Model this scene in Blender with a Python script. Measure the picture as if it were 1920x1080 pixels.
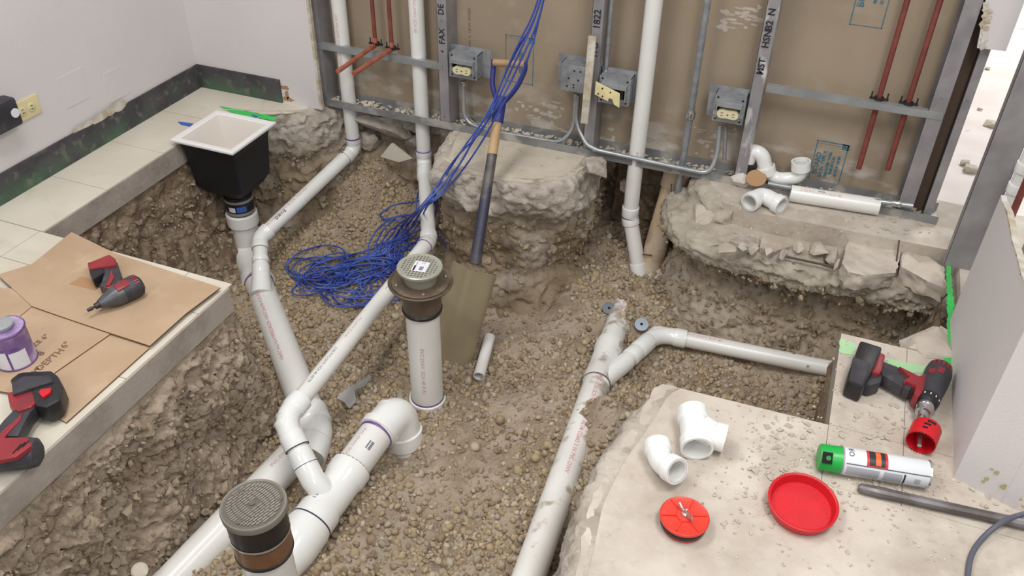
import bpy, bmesh, math, random
import numpy as np
from mathutils import Vector, Matrix
random.seed(7); rng=np.random.default_rng(7)
S=bpy.context.scene; C=S.collection
for o in list(bpy.data.objects): bpy.data.objects.remove(o)
# ---------------- camera, read back from the vanishing points ----------------
FP=1613.; HC=1.6
yv=np.array([790,-1190,1613.]); yv/=np.linalg.norm(yv)
dv=np.array([-40,2160,1613.]); dv/=np.linalg.norm(dv)
yv=yv-dv*(yv@dv); yv/=np.linalg.norm(yv)
zv=-dv; xv=np.cross(yv,zv); MC=np.array([xv,yv,zv]); CP=np.array([0,0,HC])
cd=bpy.data.cameras.new('camera'); cam=bpy.data.objects.new('camera',cd); C.objects.link(cam); S.camera=cam
cd.sensor_width=36; cd.lens=FP/1920*36; cd.clip_start=.02; cd.clip_end=60
R=np.column_stack([MC@[1,0,0],MC@[0,-1,0],MC@[0,0,-1]])
m4=Matrix([[*R[i],CP[i]] for i in range(3)]+[[0,0,0,1]]); cam.matrix_world=m4
# ---------------- world, lamps, exposure ----------------
W=bpy.data.worlds.new('world'); S.world=W; W.use_nodes=True
W.node_tree.nodes['Background'].inputs[0].default_value=(.90,.95,1,1)
W.node_tree.nodes['Background'].inputs[1].default_value=.42
def lamp(x,y,z,sx,sy,p,col=(1,.97,.93)):
    l=bpy.data.lights.new('ceiling_lamp','AREA'); l.shape='RECTANGLE'; l.size=sx; l.size_y=sy; l.energy=p; l.color=col
    o=bpy.data.objects.new('ceiling_lamp',l); o.location=(x,y,z); C.objects.link(o)
lamp(-1.5,1.3,2.6,.6,1.2,26); lamp(.5,1.0,2.6,.6,1.2,32); lamp(-1.5,-1.2,2.6,.6,1.2,18); lamp(.9,-1.2,2.6,.6,1.2,16)
lamp(1.3,5.2,2.6,.8,1.2,60)
S.view_settings.view_transform='Standard'; S.view_settings.look='None'; S.view_settings.gamma=1
S.view_settings.exposure=0.42
# ---------------- pixel to place ----------------
def V(a): return Vector((float(a[0]),float(a[1]),float(a[2])))
def ray(px,py): return MC@np.array([px-960,py-540,FP])
def az(px,py,z=0.): d=ray(px,py); return CP+d*((z-HC)/d[2])
def ay(px,py,y): d=ray(px,py); return CP+d*(y/d[1])
def ax(px,py,x): d=ray(px,py); return CP+d*(x/d[0])
# ---------------- materials ----------------
def lin(c):
    return tuple(((v/255)/12.92 if v/255<=.04045 else ((v/255+.055)/1.055)**2.4) for v in c)+(1,)
def mat(name,col,rough=.6,metal=0,col2=None,scale=12,bump=0,bscale=60,detail=6,spec=.5,lo=.38,hi=.62,trans=0,alpha=1,coat=0,bdist=.01):
    m=bpy.data.materials.new(name); m.use_nodes=True; nt=m.node_tree; N=nt.nodes; L=nt.links; b=N['Principled BSDF']
    b.inputs['Base Color'].default_value=lin(col); b.inputs['Roughness'].default_value=rough; b.inputs['Metallic'].default_value=metal
    b.inputs['Specular IOR Level'].default_value=spec; b.inputs['Coat Weight'].default_value=coat
    b.inputs['Transmission Weight'].default_value=trans; b.inputs['Alpha'].default_value=alpha
    tc=N.new('ShaderNodeTexCoord')
    if col2 is not None:
        n=N.new('ShaderNodeTexNoise'); n.inputs['Scale'].default_value=scale; n.inputs['Detail'].default_value=detail
        r=N.new('ShaderNodeValToRGB'); r.color_ramp.elements[0].position=lo; r.color_ramp.elements[1].position=hi
        r.color_ramp.elements[0].color=lin(col); r.color_ramp.elements[1].color=lin(col2)
        L.new(tc.outputs['Object'],n.inputs['Vector']); L.new(n.outputs['Fac'],r.inputs['Fac']); L.new(r.outputs['Color'],b.inputs['Base Color'])
    if bump:
        n=N.new('ShaderNodeTexNoise'); n.inputs['Scale'].default_value=bscale; n.inputs['Detail'].default_value=8
        bp=N.new('ShaderNodeBump'); bp.inputs['Strength'].default_value=bump; bp.inputs['Distance'].default_value=bdist
        L.new(tc.outputs['Object'],n.inputs['Vector']); L.new(n.outputs['Fac'],bp.inputs['Height']); L.new(bp.outputs['Normal'],b.inputs['Normal'])
    return m
def overlay(m,col,scale,lo,hi,amount=1.,seed=0,vec=None,mask=None):
    """a second patchy colour on top of a material: stains, dust, overspray. mask: function(nt)->socket multiplies it"""
    nt=m.node_tree; N=nt.nodes; L=nt.links; b=N['Principled BSDF']; bc=b.inputs['Base Color']
    tc=N.new('ShaderNodeTexCoord'); mp=N.new('ShaderNodeMapping'); mp.inputs['Location'].default_value=(seed,seed*2,seed*.5)
    if vec: mp.inputs['Scale'].default_value=vec
    n=N.new('ShaderNodeTexNoise'); n.inputs['Scale'].default_value=scale; n.inputs['Detail'].default_value=7
    mr=N.new('ShaderNodeMapRange'); mr.inputs['From Min'].default_value=lo; mr.inputs['From Max'].default_value=hi; mr.inputs['To Max'].default_value=amount
    mx=N.new('ShaderNodeMix'); mx.data_type='RGBA'
    L.new(tc.outputs['Object'],mp.inputs['Vector']); L.new(mp.outputs['Vector'],n.inputs['Vector']); L.new(n.outputs['Fac'],mr.inputs['Value'])
    f=mr.outputs['Result']
    if mask:
        s=mask(nt,tc); mm=N.new('ShaderNodeMath'); mm.operation='MULTIPLY'; L.new(f,mm.inputs[0]); L.new(s,mm.inputs[1]); f=mm.outputs[0]
    L.new(f,mx.inputs[0])
    if bc.is_linked: L.new(bc.links[0].from_socket,mx.inputs[6])
    else: mx.inputs[6].default_value=bc.default_value
    mx.inputs[7].default_value=lin(col); L.new(mx.outputs[2],bc)
    return m
def axis_mask(axis,a,b):
    """0 at coordinate a, 1 at coordinate b"""
    def f(nt,tc):
        N=nt.nodes; L=nt.links; s=N.new('ShaderNodeSeparateXYZ'); L.new(tc.outputs['Object'],s.inputs[0])
        r=N.new('ShaderNodeMapRange'); r.inputs['From Min'].default_value=a; r.inputs['From Max'].default_value=b
        L.new(s.outputs[axis],r.inputs['Value']); return r.outputs['Result']
    return f
M={}
M['paint_wall']=mat('painted drywall',(215,210,209),.75,col2=(208,202,202),scale=1.2,bump=.08,bscale=180)
M['paper_wall']=overlay(mat('brown drywall paper',(158,142,122),.85,col2=(149,133,114),scale=2.5,bump=.05,bscale=300),(172,160,145),9,.58,.75,.5,3)
overlay(M['paper_wall'],(205,200,194),6,.50,.62,.8,9,(1,1,2.2),axis_mask(2,.24,.02))
M['gypsum']=mat('torn drywall edge',(205,200,190),.9,col2=(180,165,140),scale=25,bump=.3)
M['base_black']=overlay(mat('vinyl baseboard',(58,54,60),.55,col2=(74,70,74),scale=10,bump=.1),(120,116,108),22,.55,.7,.8,2)
overlay(M['base_black'],(74,112,82),7,.36,.6,.7,5,None,axis_mask(2,.085,.0))
M['conc']=overlay(mat('concrete slab',(198,187,175),.9,col2=(178,166,153),scale=5,bump=.5,bscale=45,bdist=.006),(198,190,176),16,.5,.7,.7,4)
overlay(M['conc'],(150,137,123),30,.60,.74,.4,8); overlay(M['conc'],(160,146,131),4.5,.50,.68,.6,21); overlay(M['conc'],(212,204,194),7,.56,.70,.6,31)
M['cut']=overlay(mat('saw cut concrete face',(172,161,150),.9,col2=(150,139,129),scale=8,bump=.35,bscale=70,bdist=.005),(172,162,150),30,.5,.7,.6,2)
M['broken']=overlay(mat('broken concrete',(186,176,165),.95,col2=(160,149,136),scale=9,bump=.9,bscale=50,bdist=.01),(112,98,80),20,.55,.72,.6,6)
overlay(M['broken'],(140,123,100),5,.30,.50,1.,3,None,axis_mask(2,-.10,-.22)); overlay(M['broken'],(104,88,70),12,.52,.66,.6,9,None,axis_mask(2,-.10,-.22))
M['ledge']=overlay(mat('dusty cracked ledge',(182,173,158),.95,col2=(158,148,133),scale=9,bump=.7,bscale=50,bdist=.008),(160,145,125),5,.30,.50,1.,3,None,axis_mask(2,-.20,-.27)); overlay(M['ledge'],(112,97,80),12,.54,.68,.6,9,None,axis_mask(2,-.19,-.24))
M['tile']=overlay(mat('vinyl floor tile',(210,203,188),.7,col2=(202,193,177),scale=3,bump=.08,bscale=90),(180,176,158),9,.55,.75,.5,5)
M['tile_dusty']=overlay(mat('dusty floor tile',(198,188,170),.85,col2=(184,173,157),scale=5,bump=.35,bscale=60,bdist=.004),(205,197,182),14,.5,.7,.6,5)
overlay(M['tile_dusty'],(140,128,112),26,.60,.72,.55,12)
M['farfloor']=overlay(mat('white dusty floor',(232,222,216),.8,col2=(222,210,204),scale=5),(160,140,130),16,.66,.74,.6,5)
M['soil']=overlay(mat('soil',(138,120,101),1,col2=(100,83,68),scale=7,bump=1,bscale=60,bdist=.012,spec=.15),(160,145,124),26,.5,.66,.75,2)
M['soil_pale']=overlay(mat('dry soil',(172,156,139),1,col2=(142,125,107),scale=6,bump=.9,bscale=70,bdist=.01,spec=.15),(168,153,133),30,.5,.66,.7,2)
def white_low(m): return m
M['pvc']=mat('white PVC',(230,229,225),.28,col2=(225,223,218),scale=6,spec=.5)
M['pvc_dirty']=overlay(mat('dusty white PVC',(230,229,225),.35,col2=(222,219,213),scale=6),(150,133,112),14,.56,.66,.75,2)
M['pvc_gloss']=mat('glossy PVC fitting',(233,233,230),.16,spec=.6,coat=.2)
M['pvc_tan']=overlay(mat('old tan PVC',(196,172,142),.5,col2=(205,190,170),scale=7),(160,138,112),14,.5,.64,.7,2)
M['pvc_in']=mat('PVC bore',(196,192,180),.5)
M['primer']=mat('purple primer',(98,62,128),.4,col2=(120,88,150),scale=30)
M['pen']=mat('pen line',(60,50,80),.5)
M['pink']=mat('pink pipe print',(206,150,156),.6)
M['print_grey']=mat('grey pipe print',(96,96,104),.6)
M['ink']=mat('black marker ink',(38,36,44),.6)
M['blueink']=overlay(mat('blue stamp ink',(52,108,128),.8),(120,130,124),40,.45,.62,.6,2)
M['steel']=overlay(mat('galvanised steel',(162,159,160),.5,.3,col2=(140,136,138),scale=8),(96,92,94),5,.55,.7,.4,3)
M['steel_splash']=overlay(mat('paint splashed stud',(158,155,156),.5,.25,col2=(140,136,138),scale=8),(214,212,210),22,.52,.60,.9,3,(1,1,.4))
M['steel_dusty']=overlay(mat('dusty galvanised track',(150,150,149),.55,.3,col2=(128,129,129),scale=8),(190,184,174),14,.52,.64,.8,3)
M['emt']=mat('conduit steel',(176,180,182),.33,.5,col2=(158,162,165),scale=10)
M['boxsteel']=mat('electrical box steel',(158,160,163),.42,.35,col2=(136,139,143),scale=30)
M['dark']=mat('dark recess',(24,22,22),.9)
M['ivory']=mat('ivory plastic',(214,206,168),.4)
M['ivory2']=mat('ivory cover plate',(222,208,160),.4)
M['copper']=mat('copper tube',(136,74,62),.5,.2,col2=(118,60,52),scale=14)
M['copper_b']=mat('bright copper stub',(186,118,94),.45,.3,col2=(164,92,76),scale=20)
M['blackpl']=mat('black plastic',(34,33,36),.4)
M['rubber']=mat('black rubber',(28,26,30),.35,spec=.5)
M['castblack']=mat('black coated iron',(20,20,26),.5)
M['sink']=mat('white enamel',(232,230,228),.22,coat=.3)
M['sinkin']=mat('enamel basin',(226,219,212),.35)
M['bronze']=overlay(mat('brown coated iron',(104,90,74),.5,.2,col2=(92,78,64),scale=10),(130,116,98),20,.55,.7,.6,2)
M['brown_r']=mat('brown collar',(122,84,58),.35,col2=(104,70,50),scale=20)
M['nickel']=mat('nickel strainer',(176,175,162),.38,.35)
M['covergrey']=mat('grey cleanout cover',(140,134,124),.5,.25,col2=(128,122,112),scale=9)
M['coverdk']=mat('cover grooves',(100,94,86),.6,.2)
M['chrome']=mat('bright metal',(200,200,200),.2,.9)
M['label']=mat('paper label',(222,222,228),.6)
M['card']=overlay(mat('cardboard',(182,156,129),.85,col2=(174,147,119),scale=5,bump=.06,bscale=200),(200,176,148),7,.56,.72,.6,3)
M['cardedge']=mat('cardboard edge',(110,78,54),.9)
M['cardink']=mat('cardboard print',(122,92,72),.85)
M['carddark']=mat('darker tape patch',(168,130,94),.7)
M['red']=overlay(mat('red tool plastic',(150,42,50),.38,col2=(134,38,46),scale=10),(96,44,46),20,.55,.7,.5,2)
M['redbright']=mat('bright red plastic',(206,22,34),.42,col2=(196,24,36),scale=20,bump=.1,bscale=200)
M['redorange']=mat('orange red plastic',(214,60,44),.4)
M['toolgrey']=overlay(mat('dark rubber grip',(62,60,66),.5,col2=(48,46,52),scale=20),(110,104,100),16,.6,.72,.5,2)
M['toolmetal']=mat('gear case metal',(104,106,110),.4,.5,col2=(84,84,88),scale=20)
M['greencap']=mat('green cap',(22,166,66),.35)
M['canwhite']=mat('white can',(216,218,222),.3)
M['cangrey']=mat('grey can print',(166,168,174),.45)
M['canred']=mat('red can print',(196,36,40),.4)
M['canorange']=mat('orange can print',(222,98,40),.4)
M['canpurple']=overlay(mat('primer can label',(196,178,204),.4,col2=(176,154,188),scale=14),(96,60,130),6,.5,.62,.8,4)
M['bluepaint']=overlay(mat('blue painted steel',(44,48,128),.5,col2=(36,42,112),scale=20),(70,64,80),8,.55,.66,.6,2)
M['shaft']=overlay(mat('worn shovel shaft',(66,66,74),.5,.3,col2=(52,50,84),scale=6),(116,108,100),9,.55,.66,.7,2)
M['wood']=overlay(mat('wooden handle',(184,152,112),.6,col2=(166,132,96),scale=6),(70,52,96),5,.6,.7,.7,2)
M['blade']=overlay(mat('muddy shovel blade',(152,139,112),.6,.2,col2=(134,122,98),scale=5),(150,136,112),8,.5,.66,.7,2)
M['cord']=mat('blue cord',(46,66,150),.45,col2=(74,98,176),scale=9)
M['cable']=mat('grey cable',(88,88,100),.5)
M['ironbar']=overlay(mat('steel pry bar',(104,98,96),.45,.5,col2=(84,76,76),scale=8),(150,146,150),5,.5,.6,.6,2)
M['green']=overlay(mat('green marking paint',(70,182,92),.7),(60,200,90),8,.4,.6,1,1)
M['greenpale']=mat('pale green marking paint',(166,206,158),.85)
M['bluetape']=mat('blue tape',(58,96,176),.7)
M['rust_and_gap_shade']=mat('rusty bar and gap shade',(92,74,64),.8)
M['chip']=mat('concrete chip',(202,193,178),.95,col2=(184,173,157),scale=15,bump=.4,bscale=80)
M['plastic']=mat('clear plastic scrap',(200,202,206),.25,alpha=.45,spec=.7)
M['stain']=mat('yellow glue spot',(182,170,116),.7)
M['paper']=mat('crumpled paper',(204,196,188),.8)
M['screw']=mat('screw',(170,168,160),.3,.8)
M['discbrown']=mat('brown fibre disc',(168,132,96),.8)
M['capgrey']=mat('grey metal knockout',(138,146,156),.45,.5)
def stone_mat(name,attr):
    m=mat(name,(170,150,120),.95,bump=.25,bscale=120,spec=.12); nt=m.node_tree; N=nt.nodes; L=nt.links; b=N['Principled BSDF']
    r=N.new('ShaderNodeValToRGB'); e=r.color_ramp.elements
    cols=[(132,115,95),(156,137,112),(166,148,121),(174,154,122),(158,147,131),(188,175,153),(148,126,100)]
    e[0].color=lin(cols[0]); e[0].position=0; e[1].color=lin(cols[-1]); e[1].position=1
    for i,c in enumerate(cols[1:-1]): q=e.new((i+1)/6); q.color=lin(c)
    if attr:
        a=N.new('ShaderNodeAttribute'); a.attribute_name='tone'; L.new(a.outputs['Fac'],r.inputs['Fac'])
    else:
        a=N.new('ShaderNodeObjectInfo'); L.new(a.outputs['Random'],r.inputs['Fac'])
    L.new(r.outputs['Color'],b.inputs['Base Color']); return m
M['stoneA']=stone_mat('pebbles by tone',True); M['stoneR']=stone_mat('pebble',False)
# ---------------- mesh collector ----------------
class MB:
    def __init__(s): s.v=[]; s.f=[]; s.n=0
    def add(s,vs,fs):
        b=s.n; s.v+= [tuple(map(float,p)) for p in vs]; s.n+=len(vs); s.f+=[tuple(b+i for i in f) for f in fs]; return s
    def box(s,a,b):
        x0,y0,z0=a; x1,y1,z1=b
        return s.add([(x0,y0,z0),(x1,y0,z0),(x1,y1,z0),(x0,y1,z0),(x0,y0,z1),(x1,y0,z1),(x1,y1,z1),(x0,y1,z1)],
          [(0,3,2,1),(4,5,6,7),(0,1,5,4),(1,2,6,5),(2,3,7,6),(3,0,4,7)])
    def obox(s,c,u,v,w):
        c,u,v,w=[np.array(q,float) for q in (c,u,v,w)]
        P=[c+a*u+b*v+d*w for d in (-1,1) for a,b in ((-1,-1),(1,-1),(1,1),(-1,1))]
        return s.add(P,[(0,3,2,1),(4,5,6,7),(0,1,5,4),(1,2,6,5),(2,3,7,6),(3,0,4,7)])
    def sweep(s,pts,radii,seg=20,cap=(True,True),closed=False,ref=None):
        """pts with radii; pts may repeat (for hollow pipes the path goes back inside)"""
        P=[np.array(p,float) for p in pts]; n=len(P)
        T=[]
        for i in range(n):
            a=P[max(i-1,0)]; b=P[min(i+1,n-1)]; d=b-a
            if np.linalg.norm(d)<1e-9: d=(P[i]-P[i-1]) if i else P[1]-P[0]
            T.append(d/max(np.linalg.norm(d),1e-9))
        return s._rings(P,T,radii,seg,cap)
    def _rings(s,P,T,radii,seg,cap):
        t=T[0]; r=np.array([0,0,1.]) if abs(t[2])<.9 else np.array([1.,0,0])
        u=np.cross(t,r); u/=np.linalg.norm(u); vs=[]; 
        for i,(p,t) in enumerate(zip(P,T)):
            u=u-t*(u@t); u/=np.linalg.norm(u); w=np.cross(t,u)
            for k in range(seg):
                a=2*math.pi*k/seg; vs.append(p+radii[i]*(math.cos(a)*u+math.sin(a)*w))
        fs=[]; n=len(P)
        for i in range(n-1):
            for k in range(seg):
                k2=(k+1)%seg; fs.append((i*seg+k,i*seg+k2,(i+1)*seg+k2,(i+1)*seg+k))
        if cap[0]: fs.append(tuple(reversed(range(seg))))
        if cap[1]: fs.append(tuple(range((n-1)*seg,n*seg)))
        return s.add(vs,fs)
    def cyl(s,a,b,r,r2=None,seg=20): 
        return s.sweep([a,b],[r,r if r2 is None else r2],seg)
    def hollow(s,path,ro,ri,seg=24):
        """open tube with wall: outside along the path, round the lip, back inside"""
        P=[np.array(p,float) for p in path]; n=len(P); T=[]
        for i in range(n):
            d=P[min(i+1,n-1)]-P[max(i-1,0)]; T.append(d/np.linalg.norm(d))
        ro=[ro]*n if np.isscalar(ro) else ro; ri=[ri]*n if np.isscalar(ri) else ri
        PP=P+P[::-1]+[P[0]]; TT=T+T[::-1]+[T[0]]; rr=list(ro)+list(ri)[::-1]+[ro[0]]
        return s._rings(PP,TT,rr,seg,(False,False))
    def lathe(s,prof,c=(0,0,0),axis=(0,0,1),seg=40,cap=(True,True)):
        """profile of (radius, height) along axis from c"""
        a=np.array(axis,float); a/=np.linalg.norm(a); c=np.array(c,float)
        P=[c+a*h for _,h in prof]; return s._rings(P,[a]*len(P),[max(r,1e-5) for r,_ in prof],seg,cap)
    def prism(s,poly,z0,z1):
        n=len(poly); ar=sum(poly[i][0]*poly[(i+1)%n][1]-poly[(i+1)%n][0]*poly[i][1] for i in range(n))
        if ar<0: poly=poly[::-1]
        vs=[(p[0],p[1],z0) for p in poly]+[(p[0],p[1],z1) for p in poly]
        return s.add(vs,[tuple(reversed(range(n))),tuple(range(n,2*n))]+[(i,(i+1)%n,n+(i+1)%n,n+i) for i in range(n)])
def build(name,mb,m,parent=None,loc=None,smooth=35,bevel=0,tri=False):
    me=bpy.data.meshes.new(name)
    L=np.array(loc if loc is not None else (parent['_o'] if parent is not None and '_o' in parent else (0,0,0)),float)
    me.from_pydata([(p[0]-L[0],p[1]-L[1],p[2]-L[2]) for p in mb.v],[],mb.f)
    me.materials.append(M[m] if isinstance(m,str) else m)
    if bevel or tri:
        bm=bmesh.new(); bm.from_mesh(me)
        if bevel: 
            es=[e for e in bm.edges if len(e.link_faces)==2 and e.calc_face_angle(0)>.6]
            bmesh.ops.bevel(bm,geom=es,offset=bevel,segments=2,affect='EDGES',profile=.6,clamp_overlap=True)
        if tri: bmesh.ops.triangulate(bm,faces=[f for f in bm.faces if len(f.verts)>4])
        bm.to_mesh(me); bm.free()
    if smooth:
        me.polygons.foreach_set('use_smooth',[True]*len(me.polygons)); me.set_sharp_from_angle(angle=math.radians(smooth))
    me.update()
    o=bpy.data.objects.new(name,me); C.objects.link(o)
    if parent is not None: o.parent=parent
    if parent is None or loc is not None: o.location=L if parent is None else L-np.array(parent['_o'])
    o['_o']=[float(q) for q in L]
    return o
def thing(name,label,cat,loc,group=None):
    o=bpy.data.objects.new(name,None); C.objects.link(o); o.location=V(loc); o.empty_display_size=.05
    o['_o']=[float(q) for q in loc]; o['label']=label; o['category']=cat
    if group: o['group']=group
    return o
def tag(o,label,cat,group=None):
    o['label']=label; o['category']=cat
    if group: o['group']=group
    return o
def struct(o): o['kind']='structure'; return o
def stuff(o): o['kind']='stuff'; return o
def single(name,mb,m,label,cat,group=None,loc=None,**k):
    if loc is None: a=np.array(mb.v); loc=(a[:,0].mean(),a[:,1].mean(),a[:,2].min())
    return tag(build(name,mb,m,None,loc,**k),label,cat,group)
# ---------------- vectorised gradient noise ----------------
_perm=rng.permutation(512); _g=rng.normal(size=(512,3)); _g/=np.linalg.norm(_g,axis=1)[:,None]
def noise(P):
    P=np.asarray(P,float); i=np.floor(P).astype(int); f=P-i; w=f*f*f*(f*(f*6-15)+10); out=0
    for dx in (0,1):
        for dy in (0,1):
            for dz in (0,1):
                h=_perm[(_perm[(_perm[(i[:,0]+dx)&511]+i[:,1]+dy)&511]+i[:,2]+dz)&511]
                g=_g[h]; d=g[:,0]*(f[:,0]-dx)+g[:,1]*(f[:,1]-dy)+g[:,2]*(f[:,2]-dz)
                wx=w[:,0] if dx else 1-w[:,0]; wy=w[:,1] if dy else 1-w[:,1]; wz=w[:,2] if dz else 1-w[:,2]
                out=out+d*wx*wy*wz
    return out
def fbm(P,oct=4,gain=.5,ridge=False):
    P=np.asarray(P,float); a=1; t=0; s=0
    for k in range(oct):
        n=noise(P*2**k+k*17.3); n=(.45-np.abs(n)*1.6) if ridge else n
        t=t+a*n; s+=a; a*=gain
    return t/s
# ---------------- the dug ground ----------------
CTRL=[]
for px,py,z in [(650,330,-.33),(720,300,-.27),(780,310,-.30),(600,400,-.47),(520,400,-.52),(450,440,-.56),(380,420,-.5),(300,460,-.5),(480,520,-.58),(620,520,-.6),(700,620,-.61),(740,450,-.50),(760,380,-.42),
  (640,700,-.62),(700,760,-.61),(795,765,-.6),(900,700,-.59),(960,620,-.58),(1000,580,-.54),(900,560,-.58),(860,470,-.52),(900,850,-.56),(860,960,-.57),(760,1000,-.57),(950,1000,-.50),(660,1060,-.6),(1050,650,-.53),
  (1100,560,-.50),(1120,500,-.46),(1160,560,-.50),(1130,430,-.40),(1200,520,-.47),(1220,600,-.50),(1280,560,-.47),(1330,640,-.53),(1450,660,-.56),(1420,720,-.56),(1520,740,-.55),(1300,700,-.56),(1600,660,-.52),
  (1250,700,-.54),(1170,760,-.46),(1130,790,-.40),(1090,860,-.43),(1060,950,-.42),(1030,1060,-.42),(1010,760,-.52),(980,900,-.52),(930,1070,-.5),(560,1000,-.66),(420,900,-.62),(300,1060,-.62)]:
    p=az(px,py,z); CTRL.append((p[0],p[1],z))
CTRL+=[(-1.8,3.1,-.22),(-1.9,3.5,-.1),(-1.4,3.5,-.15),(-.5,3.3,-.3),(-.5,3.7,-.15),(-.6,3.05,-.42),(-.4,3.0,-.40),(-2.3,2.5,-.55),(-2.2,2.75,-.5),(-1.5,.2,-.65),(-.8,0,-.6),(-.3,.2,-.5),(.5,2.5,-.5)]
CTRL=np.array(CTRL)
HEAP=[(1140,790,-.42,.10,.055),(1128,850,-.42,.06,.05),(1200,560,-.46,.07,.07),(1172,600,-.46,.05,.03),(752,860,-.62,-.075,.07),(1110,930,-.42,.03,.05)]
def gbase(x,y):
    x=np.atleast_1d(x).astype(float); y=np.atleast_1d(y).astype(float); out=np.zeros_like(x)
    for k in range(0,len(x),20000):
        d2=(x[k:k+20000,None]-CTRL[:,0])**2+(y[k:k+20000,None]-CTRL[:,1])**2+.0015
        w=d2**-1.5; out[k:k+20000]=(w*CTRL[:,2]).sum(1)/w.sum(1)
    return out
def gh(x,y):
    x=np.atleast_1d(x).astype(float); y=np.atleast_1d(y).astype(float)
    P=np.stack([x,y,0*x],1)
    z=gbase(x,y)+.05*fbm(P*3.2,3)+.035*fbm(P*14+5,4)
    for (px,py,zz,a,s) in HEAP:
        p=az(px,py,zz); z=z+a*np.exp(-((x-p[0])**2+(y-p[1])**2)/(2*s*s))
    return z
def ag(px,py,dz=0):
    z=-.55
    for _ in range(12):
        p=az(px,py,z); z=.5*z+.5*(float(gbase(p[0],p[1])[0])+dz)
    return az(px,py,z)
def gridmesh(name,P,nu,nv,m,parent=None,flip=False):
    me=bpy.data.meshes.new(name); i=np.arange(nu-1)[:,None]*nv+np.arange(nv-1)[None,:]; i=i.ravel()
    q=np.stack([i,i+1,i+nv+1,i+nv],1) if flip else np.stack([i,i+nv,i+nv+1,i+1],1)
    me.vertices.add(len(P)); me.vertices.foreach_set('co',P.astype(np.float32).ravel())
    me.loops.add(q.size); me.loops.foreach_set('vertex_index',q.ravel().astype(np.int32))
    me.polygons.add(len(q)); me.polygons.foreach_set('loop_start',np.arange(0,q.size,4,dtype=np.int32)); 
    me.update(calc_edges=True); me.polygons.foreach_set('use_smooth',[True]*len(q))
    me.materials.append(M[m]); o=bpy.data.objects.new(name,me); C.objects.link(o); o.parent=parent; return o
gx=np.arange(-2.75,.95,.011); gy=np.arange(-.35,3.9,.012)
X,Y=np.meshgrid(gx,gy,indexing='ij'); X=X.ravel(); Y=Y.ravel(); Z=gh(X,Y)
cr=fbm(np.stack([X*34,Y*34,0*X],1),3,ridge=True); Z=Z+.016*cr+.014*fbm(np.stack([X*19+3,Y*19,0*X],1),3)
ground=gridmesh('ground',np.stack([X,Y,Z],1),len(gx),len(gy),'soil_pale'); struct(ground)
# ---------------- banks: curtains hung from the cut edges ----------------
BANKPTS=[]
def bank(path,prof,amp,m='soil',du=.009,dt=.009,seed=0,chunk=0.,keep=.0,name='earth_bank',clods=0,scale=1.):
    """path: top outline with the pit on its right hand; prof: (outward, z) points from the top down"""
    P=np.array(path,float); seg=np.linalg.norm(np.diff(P,axis=0),axis=1); s=np.r_[0,seg.cumsum()]; n=int(s[-1]/du)+2
    u=np.linspace(0,s[-1],n); x=np.interp(u,s,P[:,0]); y=np.interp(u,s,P[:,1])
    k=7; ker=np.ones(k)/k; xs=np.convolve(np.r_[[x[0]]*3,x,[x[-1]]*3],ker,'valid'); ys=np.convolve(np.r_[[y[0]]*3,y,[y[-1]]*3],ker,'valid')
    tx=np.gradient(np.convolve(np.r_[[xs[0]]*8,xs,[xs[-1]]*8],np.ones(17)/17,'valid')); ty=np.gradient(np.convolve(np.r_[[ys[0]]*8,ys,[ys[-1]]*8],np.ones(17)/17,'valid'))
    l=np.hypot(tx,ty)+1e-9; nx=ty/l; ny=-tx/l
    Q=np.array(prof,float); sl=np.linalg.norm(np.diff(Q,axis=0),axis=1); ss=np.r_[0,sl.cumsum()]; nt=int(ss[-1]/dt)+2
    t=np.linspace(0,ss[-1],nt); o=np.interp(t,ss,Q[:,0]); z=np.interp(t,ss,Q[:,1])
    XX=xs[:,None]+nx[:,None]*o; YY=ys[:,None]+ny[:,None]*o; ZZ=np.broadcast_to(z,XX.shape)
    G=np.stack([XX.ravel(),YY.ravel(),ZZ.ravel()],1)
    NX=np.repeat(nx,nt); NY=np.repeat(ny,nt)
    a=amp*np.clip((t-keep)/.05,.0,1); a=np.tile(a,n)
    d=a*(1.5*fbm(G*scale*4+seed,2)+1.1*fbm(G*scale*np.array([13,13,17])+seed,3,ridge=True)+.6*fbm(G*scale*38+seed,3))
    if chunk: d=d+a*chunk*np.clip(np.round(fbm(G*6+seed*3,2)*7)/4,-1,1)
    nz=a*.9*fbm(G*scale*20+50+seed,3)
    G2=G+np.stack([NX*d,NY*d,nz],1)
    ob=gridmesh(name,G2,n,nt,m,ground); 
    if clods:
        idx=rng.choice(len(G2),int(clods)); idx=idx[(a[idx]>0)&(G2[idx,2]<-.15)]
        BANKPTS.append(G2[idx]+np.stack([NX[idx],NY[idx],0*NX[idx]],1)*.004)
    return ob
soilp=[(-.01,-.08),(.0,-.12),(.012,-.2),(.03,-.33),(.05,-.48),(.10,-.70)]
bank([(-1.58,-.4),(-1.58,1.64),(-1.62,1.69),(-2.34,1.70)],soilp,.056,'soil_pale',seed=1,clods=1800,du=.0068,dt=.0068,scale=1.35)
bank([(-2.33,1.68),(-2.33,2.70)],[(-.01,-.09),(.0,-.14),(.02,-.3),(.10,-.46),(.2,-.62)],.035,'soil',seed=3,clods=500)
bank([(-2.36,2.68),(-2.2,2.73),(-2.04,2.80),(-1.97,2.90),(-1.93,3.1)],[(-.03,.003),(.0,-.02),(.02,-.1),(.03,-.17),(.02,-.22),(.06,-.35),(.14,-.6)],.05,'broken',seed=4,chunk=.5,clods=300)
bank([(-2.05,3.03),(-1.7,3.07),(-1.38,3.04)],[(-.12,-.02),(-.02,-.02),(.0,-.08),(-.03,-.16),(.02,-.22),(.06,-.32)],.05,'broken',seed=5,chunk=.8)
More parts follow.
